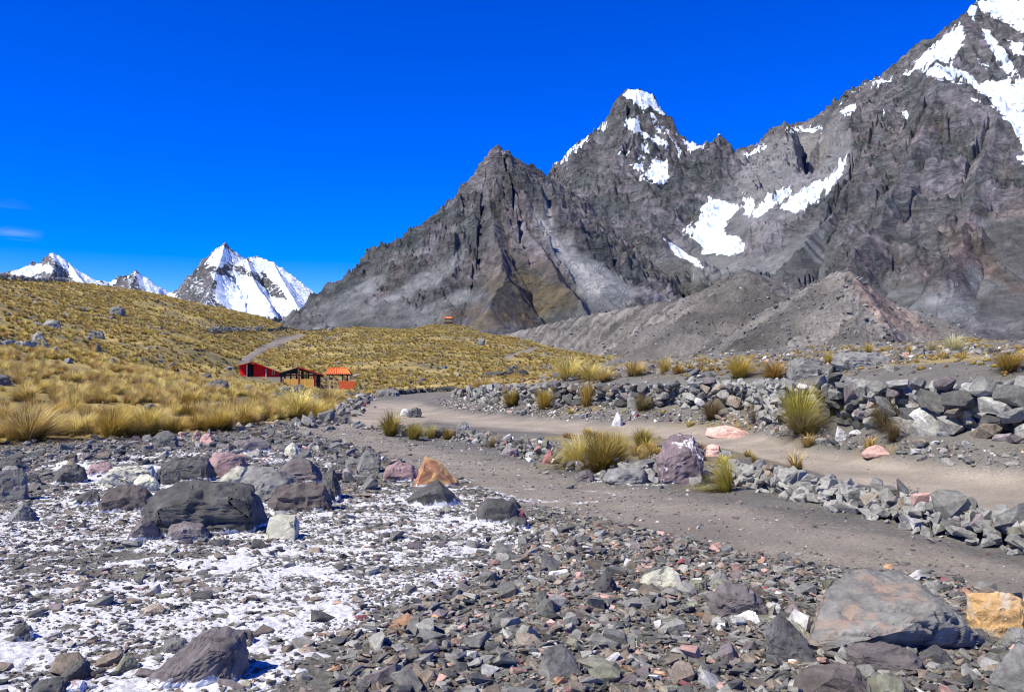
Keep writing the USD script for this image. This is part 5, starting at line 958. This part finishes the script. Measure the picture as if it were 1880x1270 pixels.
lay('track', 'bank', 40000, 5.5, 30, -0.30, 0.72, (0.012, 0.05, 1.6), ['chip', 'flat'], k_trk, 0.12, 0.25, 9)
lay('track', 'bank', 1700, 5.5, 30, -0.30, 0.72, (0.05, 0.14, 2.0), ['flat', 'chip'], k_trk, 0.12, 0.2, 10)
def k_road(x, y, px, py, rng): return rng.random(len(x)) < fld('_road', x, y) * np.where(noise2(x, y, 1.2, 66, 2) > 0.5, 0.9, 0.3)
lay('track', 'bank', 16000, 9, 50, -0.20, 0.72, (0.012, 0.05, 2.2), ['chip', 'flat'], k_road, 0.10, 0.2, 11)
def k_bank(x, y, px, py, rng): return (fld('_road', x, y) < 0.35) & (rng.random(len(x)) < region(px, py, [(800, 735), (900, 742), (1150, 745), (1400, 752), (1560, 778), (1700, 792), (2000, 806), (2000, 872), (1700, 848), (1500, 822), (1390, 792), (1200, 774), (1000, 768), (830, 752)], 4))
lay('bank', 'bank', 60000, 13, 54, -0.10, 0.72, (0.035, 0.15, 1.8), ['chip', 'lump'], k_bank, 0.14, 0.4, 12)
lay('bank', 'bank', 3600, 13, 54, -0.10, 0.72, (0.12, 0.36, 1.8), ['chip', 'lump'], k_bank, 0.14, 0.3, 13)
def k_berm(x, y, px, py, rng): return (rng.random(len(x)) < region(px, py, [(690, 780), (780, 790), (860, 790), (950, 800), (1100, 812), (1200, 815), (1290, 830), (1450, 862), (1560, 890), (1700, 920), (1900, 960), (1900, 1030), (1650, 990), (1500, 955), (1330, 922), (1200, 902), (1050, 882), (950, 848), (800, 822), (690, 805)], 8))
lay('bank', 'bank', 9000, 9, 40, -0.20, 0.72, (0.025, 0.10, 1.6), ['chip', 'lump', 'flat'], k_berm, 0.14, 0.4, 14)
def k_terr(x, y, px, py, rng): return (rng.random(len(x)) < region(px, py, [(880, 705), (1000, 685), (1100, 660), (1300, 640), (1600, 610), (2000, 600), (2000, 690), (1700, 692), (1300, 694), (1000, 703)], 4))
lay('terrace', 'terrace', 15000, 20, 190, -0.06, 0.72, (0.10, 0.55, 2.2), ['chip', 'lump'], k_terr, 0.12, 0.3, 15)
lay('terrace', 'terrace', 5000, 18, 70, -0.06, 0.72, (0.05, 0.16, 1.2), ['chip', 'lump'], k_terr, 0.12, 0.3, 16)
LOOSE.sort(key=lambda q: -q[3] / q[1])
EL = {}
SHW = {'flat': 'flat', 'chip': 'angular', 'lump': 'blocky'}
LB = single_out([q[:3] for q in LOOSE[:300]], [f'{WORDS[q[6]]} {SHW[q[4]]} stone' for q in LOOSE[:300]], MARKS)
for q, lb in zip(LOOSE[:300], LB):
    x, y, z, s, kd, sn, mt, zn, rx, ry, rz = q; v, f = SH[kd][sn]
    obj('stone', (v * s @ rot(rx, ry, rz).T + [x, y, z], f), mt + '_stone', label=lb, category='stone', group='loose stones on the bare foreground')
def quat(R):
    """Quaternions (w, x, y, z) of rotations given as (rx, ry, rz) like rot()."""
    h = np.asarray(R) * 0.5; c, s = np.cos(h), np.sin(h)
    w = c[:, 0] * c[:, 1] * c[:, 2] + s[:, 0] * s[:, 1] * s[:, 2]; x = s[:, 0] * c[:, 1] * c[:, 2] - c[:, 0] * s[:, 1] * s[:, 2]
    y = c[:, 0] * s[:, 1] * c[:, 2] + s[:, 0] * c[:, 1] * s[:, 2]; z = c[:, 0] * c[:, 1] * s[:, 2] - s[:, 0] * s[:, 1] * c[:, 2]
    return np.stack([w, x, y, z], 1)
def mass(n, protos, index, pos, rots, scales, **kw):
    """One PointInstancer: protos are (name, mesh, material, attributes)."""
    path = name_for(n); pi = UsdGeom.PointInstancer.Define(stage, path); tell(pi, kind='stuff', **kw)
    for nm, mesh, mat, at in protos:
        v, f = mesh; q = grid_mesh(nm, np.asarray(v, float), np.asarray(f), mat, at or {}, path)
        pi.GetPrototypesRel().AddTarget(q)
    pi.CreateProtoIndicesAttr(Vt.IntArray.FromNumpy(np.asarray(index, np.int32)))
    pi.CreatePositionsAttr(Vt.Vec3fArray.FromNumpy(np.asarray(pos, np.float32)))
    q4 = quat(rots); qa = Vt.QuathArray(len(q4)); 
    pi.CreateOrientationsAttr(Vt.QuathArray([Gf.Quath(float(a), float(b), float(c), float(d)) for a, b, c, d in q4]))
    sc = np.asarray(scales, np.float32); sc = np.repeat(sc[:, None], 3, 1) if sc.ndim == 1 else sc
    pi.CreateScalesAttr(Vt.Vec3fArray.FromNumpy(sc)); return path
rest = LOOSE[300:]
keys = sorted({(q[4], q[5], q[6]) for q in rest}); kx = {k_: i for i, k_ in enumerate(keys)}
mass('gravel', [('pebble', SH[a][b], c + '_stone', None) for a, b, c in keys], [kx[(q[4], q[5], q[6])] for q in rest], [q[:3] for q in rest], [q[8:11] for q in rest], [q[3] for q in rest],
     label='small loose stones and gravel strewn over the ground', category='gravel')
print('loose stones', len(LOOSE))

# rocks on the hills: the largest singly, the rest as one mass
def hill_pts(n, r0, r1, a0, a1, seed, keep):
    rng = np.random.default_rng(seed); x, y, z, px, py = scatter(n, r0, r1, a0, a1, rng); ok = (fld('_grassy', x, y) > 0.5) & (fld('_path', x, y) < 0.2) & keep(x, y, px, py, rng) & clear(x, y)
    return x[ok], y[ok], z[ok], rng
x, y, z, rng = hill_pts(22000, 22, 420, -0.62, 0.14, 21, lambda x, y, px, py, g: g.random(len(x)) < 0.10 + 0.9 * sstep(noise2(x, y, 16, 58, 3), 0.50, 0.62))
s = 0.22 * (1.25 / 0.22) ** (rng.random(len(x)) ** 2.4) * np.clip(y / 70, 0.35, 1); o_ = np.argsort(-s / y); x, y, z, s = x[o_], y[o_], z[o_], s[o_]
LB = single_out(np.stack([x, y, z], 1)[:110], ['dark rock in the grass'] * 110, [(478, 680, 'the red hut'), (550, 692, 'the plank fronted shelter'), (625, 695, 'the tiled pavilion'), (824, 590, 'the hilltop lookout'), (500, 630, 'the footpath'), (70, 618, 'the long sloping boulder'), (176, 614, 'the square cut slab'), (214, 571, 'the far dark rock cluster'), (430, 610, 'the wall across the hill'), (90, 518, 'the skyline wall'), (50, 640, 'the line of pale stones'), (398, 710, 'the straw grass boulder'), (955, 680, 'the stone pen'), (5, 697, 'the black rock')])
for i in range(110):
    v, f = hull_stone(rng, 18, 0.6, 0.7); obj('rock', (v * s[i] @ rot(rng.normal() * .25, rng.normal() * .25, rng.uniform(0, 6.28)).T + [x[i], y[i], z[i] + s[i] * 0.12], f), 'hill_rock',
        label=LB[i], category='rock', group='rocks on the grassy hillsides')
x, y, z, s = x[110:], y[110:], z[110:], s[110:]
mass('hillside_rocks', [('rock', SH['lump'][i], 'hill_rock', None) for i in range(6)] + [('rock', SH['chip'][i], 'hill_rock', None) for i in range(7)], rng.integers(0, 13, len(x)), np.stack([x, y, z + s * 0.1], 1), np.stack([rng.normal(size=len(x)) * .3, rng.normal(size=len(x)) * .3, rng.uniform(0, 6.28, len(x))], 1), s,
     label='small dark rocks scattered through the hillside grass', category='rocks')
# boulders sprinkled on the moraines
rng = np.random.default_rng(41); mv = []
for V_ in MOR:
    px, py = proj(V_); ok = np.nonzero((V_[:, 2] > 2) & (px > 900) & (px < 2000))[0]; mv.append(V_[rng.choice(ok, 5200)])
mv = np.vstack(mv) + rng.normal(scale=0.5, size=(10400, 3)) * [1, 1, 0]; s = 0.3 * (2.2 / 0.3) ** (rng.random(len(mv)) ** 3.2)
mass('moraine_boulders', [('rock', SH['lump'][i], 'hill_rock', None) for i in range(6)] + [('rock', SH['chip'][i], 'hill_rock', None) for i in range(7)], rng.integers(0, 13, len(mv)), mv, rng.normal(size=(len(mv), 3)) * [.3, .3, 3], s, label='small boulders strewn over the gravel moraines', category='rocks')

# ------------------------------------------------------------------ grass
def tussock(seed, blades, width, spread=1.05, segs=3, lean=(0, 0), upright=0.22):
    """A bunch of arching blades about one unit tall. Returns vertices, triangles and the two attributes along and tint."""
    rng = np.random.default_rng(seed); V_, F_, H_, T_ = [], [], [], []; n = 0
    for b in range(blades):
        a = rng.uniform(0, 6.283); r0 = 0.20 * math.sqrt(rng.random()); out = spread * rng.uniform(0.1, 1.0) ** 0.8 * (1 - upright * rng.random()); L = rng.uniform(0.6, 1.08)
        dx, dy = math.cos(a) * out + lean[0] + rng.normal() * .06, math.sin(a) * out + lean[1] + rng.normal() * .06
        b0 = np.array([math.cos(a) * r0, math.sin(a) * r0, -0.04]); px_, py_ = -math.sin(a), math.cos(a); tw = rng.uniform(-0.22, 0.7)
        sx, sy = px_ * math.cos(tw) - py_ * math.sin(tw), px_ * math.sin(tw) + py_ * math.cos(tw); tint = rng.random()
        if rng.random() < 0.25: L *= 0.6; dx *= 1.35; dy *= 1.35; tint *= 0.5
        reach = math.hypot(dx, dy); top = L * max(0.25, 1 - 0.42 * reach ** 1.5)
        for k_ in range(segs + 1):
            t_ = k_ / segs; p = b0 + np.array([dx * t_ ** 1.6, dy * t_ ** 1.6, top * (t_ * (1.35 - 0.35 * t_) if reach < .5 else t_ * (1.75 - 0.75 * t_ * (0.7 + reach * .35)))]) * 1.0
            w = width * (1 - t_) ** 0.7 * 0.5
            if k_ < segs: V_ += [p - [sx * w, sy * w, 0], p + [sx * w, sy * w, 0]]; H_ += [t_, t_]; T_ += [tint, tint]
            else: V_.append(p); H_.append(1.0); T_.append(tint)
        for k_ in range(segs - 1): c = n + 2 * k_; F_ += [(c, c + 1, c + 3), (c, c + 3, c + 2)]
        c = n + 2 * (segs - 1); F_.append((c, c + 1, c + 2)); n += 2 * segs + 1
    return np.array(V_), np.array(F_), np.array(H_), np.array(T_)
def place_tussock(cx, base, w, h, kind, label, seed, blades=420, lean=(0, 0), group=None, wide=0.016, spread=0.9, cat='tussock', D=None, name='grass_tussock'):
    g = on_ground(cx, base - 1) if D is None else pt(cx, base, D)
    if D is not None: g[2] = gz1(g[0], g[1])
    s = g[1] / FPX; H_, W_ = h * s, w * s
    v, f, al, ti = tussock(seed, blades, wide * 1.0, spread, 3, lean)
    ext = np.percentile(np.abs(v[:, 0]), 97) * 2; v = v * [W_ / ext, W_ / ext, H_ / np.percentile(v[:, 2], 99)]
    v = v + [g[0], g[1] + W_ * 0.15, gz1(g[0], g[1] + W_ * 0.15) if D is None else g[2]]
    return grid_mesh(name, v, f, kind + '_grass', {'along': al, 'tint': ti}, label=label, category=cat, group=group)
TU = [
    (716, 802, 50, 48, 'green', 'round green gold tussock standing alone at the left end of the rubble bank'), (758, 808, 44, 34, 'green', 'second tussock from the left end of the rubble bank, leaning right', (0.25, 0)),
    (792, 806, 34, 28, 'green', 'small tussock beside the rock on the rubble bank, leaning left', (-0.3, 0)), (820, 808, 30, 24, 'green', 'low dark green tussock third along the rubble bank'),
    (905, 822, 34, 22, 'dry_brown', 'flattened brown tussock in the middle of the rubble bank', (-0.5, -0.1)), (970, 830, 50, 24, 'dry_brown', 'brown trailing grass left of the crimson stone', (-0.3, -0.2)),
    (1062, 862, 86, 62, 'straw', 'left half of the big fountain of grass beside the crimson stone', (-0.3, -0.15)), (1105, 868, 92, 72, 'green', 'tall middle of the big fountain of grass', (0, -0.15)), (1132, 862, 66, 74, 'green', 'upright right half of the big fountain of grass'),
    (1180, 822, 52, 38, 'green', 'dark green tussock behind the right of the fountain of grass', (0.2, 0)), (1192, 868, 34, 44, 'dry_brown', 'brown drooping grass left of the veined boulder'), (1095, 820, 70, 30, 'green', 'dull grass behind the fountain of grass'),
    (1340, 905, 96, 66, 'green', 'tussock swept to the left at the start of the rubble row', (-0.75, -0.25)), (1385, 850, 16, 18, 'green', 'tiny tuft on the crest of the rubble row'), (1340, 850, 22, 16, 'dry_brown', 'tiny dark tuft beside the veined boulder'),
    (940, 748, 42, 36, 'green', 'dark tussock against the wall near its left end'), (1000, 752, 46, 42, 'golden', 'gold tussock against the wall, second from its left end'), (1078, 748, 34, 54, 'golden', 'tall narrow gold tussock in front of the wall'), (890, 720, 60, 28, 'straw', 'pale straw grass over the left end of the wall'),
    (1180, 756, 50, 34, 'dry_brown', 'dark brown tussock under the wall above the white pointed rock'), (1310, 772, 46, 40, 'dry_brown', 'brown tussock hanging on the bank below the wall'), (1400, 778, 62, 42, 'dry_brown', 'olive tussock on the bank left of the great wall tussock'),
    (1473, 792, 88, 88, 'green', 'great green topped tussock leaning on the wall'), (1480, 800, 80, 50, 'dry_brown', 'dead brown skirt under the great wall tussock', (0, -0.3)), (1558, 782, 34, 34, 'green', 'bright green tuft right of the great wall tussock'), (1630, 792, 56, 60, 'dry_brown', 'olive grass hanging from the wall left of the split stake', (-0.2, -0.2)),
    (1645, 812, 40, 40, 'dry_brown', 'dead grass trailing down the bank below the split stake', (-0.3, -0.2)), (1694, 784, 38, 44, 'golden', 'gold tussock at the foot of the split stake'), (1865, 786, 40, 30, 'golden', 'gold tuft under the right end of the wall'),
    (1045, 700, 60, 46, 'straw', 'tall straw tussock on the wall top, left of three'), (1085, 700, 60, 34, 'straw', 'straw tussock on the wall top, middle of three'), (1112, 702, 44, 26, 'straw', 'low straw tussock on the wall top, right of three'), (1165, 692, 58, 30, 'straw', 'wide straw tussock behind the wall above its middle'),
    (1222, 688, 34, 36, 'golden', 'upright gold tussock behind the wall'), (1245, 688, 28, 24, 'golden', 'smaller gold tussock right of the upright one behind the wall'), (1360, 696, 62, 44, 'golden', 'dark gold tussock behind the wall left of the tall grey boulder'), (1425, 700, 60, 38, 'golden', 'orange gold tussock touching the tall grey boulder'),
    (1522, 668, 28, 28, 'golden', 'small gold tussock left of the long low boulder'), (1596, 650, 24, 24, 'golden', 'gold tuft on the gravel rise behind the long low boulder'), (1572, 648, 22, 14, 'pale', 'pale tuft beside the gold one on the gravel rise'), (1670, 650, 14, 20, 'golden', 'lone thin gold tuft on the gravel rise'),
    (1755, 648, 40, 34, 'pale', 'wispy pale grass plumes on the right gravel rise', (0.12, 0)), (1712, 648, 30, 26, 'pale', 'sparse pale plumes bending right on the gravel rise', (0.3, 0)), (1860, 684, 70, 42, 'golden', 'broad gold tussock at the right end of the wall top'),
    (42, 812, 118, 66, 'straw', 'big shaggy straw tussock at the lower left end of the grassy slope', (0.1, 0)), (200, 806, 84, 64, 'golden', 'gold tussock with a dark shadowed foot on the edge of the gravel'), (262, 800, 74, 54, 'golden', 'gold tussock right of the dark footed one'),
    (400, 792, 62, 44, 'golden', 'gold tussock behind the pink stones'), (445, 782, 50, 36, 'golden', 'gold tussock right of the pink stones'), (540, 768, 90, 54, 'straw', 'large fountain shaped straw tussock near the road bend'), (600, 748, 52, 40, 'straw', 'pale straw tussock nearest the road bend'), (580, 772, 50, 34, 'golden', 'gold tussock just below the large fountain shaped one'),
    (38, 738, 70, 32, 'straw', 'dense straw tussock by the black rock at the left edge'), (320, 798, 50, 34, 'golden', 'gold tussock left of the blue grey boulder'), (130, 800, 56, 34, 'straw', 'straw tussock between the shaggy one and the dark footed one'),
]
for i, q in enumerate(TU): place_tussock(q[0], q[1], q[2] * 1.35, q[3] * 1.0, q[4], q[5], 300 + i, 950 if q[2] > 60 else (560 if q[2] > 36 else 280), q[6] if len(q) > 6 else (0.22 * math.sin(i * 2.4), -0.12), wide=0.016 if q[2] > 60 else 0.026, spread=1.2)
# the rest of the bunch grass: the nearest singly, then masses
NEAR = [tussock(800 + i, 260, 0.026, 0.85, 3, (0.05 * (i % 3), -0.05)) for i in range(6)]
FAR = [tussock(900 + i, 70, 0.075, 0.95, 2) for i in range(6)]
rng = np.random.default_rng(31); x, y, z, px, py = scatter(9000, 20, 75, -0.64, -0.10, rng)
ok = (fld('_grassy', x, y) > 0.6) & clear(x, y, 0.1) & (rng.random(len(x)) < 0.10 + 0.9 * sstep(noise2(x, y, 2.2, 59, 2), 0.46, 0.56)) & (rng.random(len(x)) < np.clip(26 / y, 0.3, 1) + 0.2)
x, y, z = x[ok], y[ok], z[ok]; s = rng.uniform(0.26, 0.62, len(x)); px_, _ = proj(np.stack([x, y, z], 1)); s = s * (1 - 0.6 * sstep(px_, 455, 510) * sstep(y, 40, 52)); o_ = np.argsort(-s / y); x, y, z, s = x[o_], y[o_], z[o_], s[o_]
LB = single_out(np.stack([x, y, z], 1)[:230], [f"{('straw', 'straw', 'golden', 'straw', 'golden')[i % 5]} tussock" for i in range(230)], [(42, 790, 'the big shaggy tussock'), (200, 785, 'the dark footed tussock'), (300, 808, 'the blue grey boulder'), (370, 802, 'the pink stones'), (540, 750, 'the fountain shaped tussock'), (398, 710, 'the grey slope boulder'), (5, 697, 'the black rock'), (600, 735, 'the tussock by the bend'), (430, 782, 'the tussocks by the pink stones')])
for i in range(230):
    v, f, al, ti = NEAR[i % 6]; kd = ('straw', 'straw', 'golden', 'straw', 'golden')[i % 5]
    grid_mesh('grass_tussock', v * s[i] * [1, 1, 1.05] @ rot(0, 0, rng.uniform(0, 6.28)).T + [x[i], y[i], z[i]], f, kd + '_grass', {'along': al, 'tint': ti}, label=LB[i], category='tussock', group='tussocks on the near left slope')
def grass_mass(n, protos, mats, x, y, z, s, rng, label):
    pr = [('tuft', (v, f), m + '_grass', {'along': al, 'tint': ti}) for m in mats for v, f, al, ti in protos]
    mass(n, pr, rng.integers(0, len(pr), len(x)), np.stack([x, y, z], 1), np.stack([rng.normal(size=len(x)) * .08, rng.normal(size=len(x)) * .08, rng.uniform(0, 6.28, len(x))], 1), np.stack([s, s, s * rng.uniform(0.8, 1.2, len(s))], 1), label=label, category='grass')
grass_mass('bunch_grass', NEAR, ['straw', 'straw', 'golden'], x[230:], y[230:], z[230:], s[230:], rng, 'dense straw coloured bunch grass of the near left slope')
rng = np.random.default_rng(32); x, y, z, px, py = scatter(84000, 58, 430, -0.64, 0.16, rng)
ok = (fld('_grassy', x, y) > 0.5) & (fld('_path', x, y) < 0.25) & clear(x, y) & (rng.random(len(x)) < 0.15 + 0.85 * sstep(noise2(x, y, 14, 60, 3), 0.38, 0.55))
x, y, z = x[ok], y[ok], z[ok]; s = rng.uniform(0.22, 0.55, len(x)) * rng.choice([1, 1, 1, 1.5], len(x)) * np.clip(y / 120, 0.8, 1.25)
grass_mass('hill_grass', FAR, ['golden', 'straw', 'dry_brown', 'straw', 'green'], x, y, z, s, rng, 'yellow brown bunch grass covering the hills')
rng = np.random.default_rng(34); x, y, z, px, py = scatter(9000, 17, 90, -0.62, 0.60, rng)
ok = (((rng.random(len(x)) < region(px, py, [(1050, 690), (1200, 675), (1500, 645), (1900, 630), (1900, 690), (1500, 692), (1200, 694)], 6) * 0.8) & (noise2(x, y, 2.0, 63, 2) > 0.48)) | (rng.random(len(x)) < 0.8 * region(px, py, [(-50, 822), (100, 805), (330, 786), (560, 758), (560, 775), (440, 795), (330, 803), (0, 826)], 4)) | (rng.random(len(x)) < 0.5 * region(px, py, [(840, 735), (1000, 745), (1300, 750), (1500, 772), (1900, 802), (1900, 815), (1500, 785), (1200, 758), (840, 745)], 3))) & clear(x, y)
x, y, z = x[ok], y[ok], z[ok]; dome_ = []
for i in range(4):
    m = trimesh.creation.icosphere(2, 0.5); v = np.array(m.vertices); v = v * (1 + 0.5 * (meshkit.fbm(v * 3 + i * 9, 3, i)[:, None] - 0.5)) * [1, 1, 0.8]; dome_.append((v, np.array(m.faces)))
mass('cushion_plants', [('cushion', q, 'cushion_moss', {'along': np.clip(q[0][:, 2] * 2.4 + 0.1, 0, 1), 'tint': np.random.default_rng(3).random(len(q[0]))}) for q in dome_], rng.integers(0, 4, len(x)), np.stack([x, y, z + .01], 1), np.stack([x * 0, x * 0, rng.uniform(0, 6.28, len(x))], 1), rng.uniform(0.08, 0.22, len(x)), label='yellow cushion plants on bare earth beside the wall and the grass edge', category='plants')
# straw and cushions on the terrace and about the wall's foot
rng = np.random.default_rng(33); x, y, z, px, py = scatter(9000, 17, 120, 0.0, 0.58, rng)
ok = (fld('grass', x, y) > 0.25) & clear(x, y, 0.05) & (rng.random(len(x)) < 0.5); x, y, z = x[ok], y[ok], z[ok]
grass_mass('terrace_grass', [tussock(950 + i, 90, 0.06, 1.0, 2) for i in range(4)], ['golden', 'golden', 'straw'], x, y, z, rng.uniform(0.12, 0.36, len(x)), rng, 'short golden grass on the terrace behind the wall')
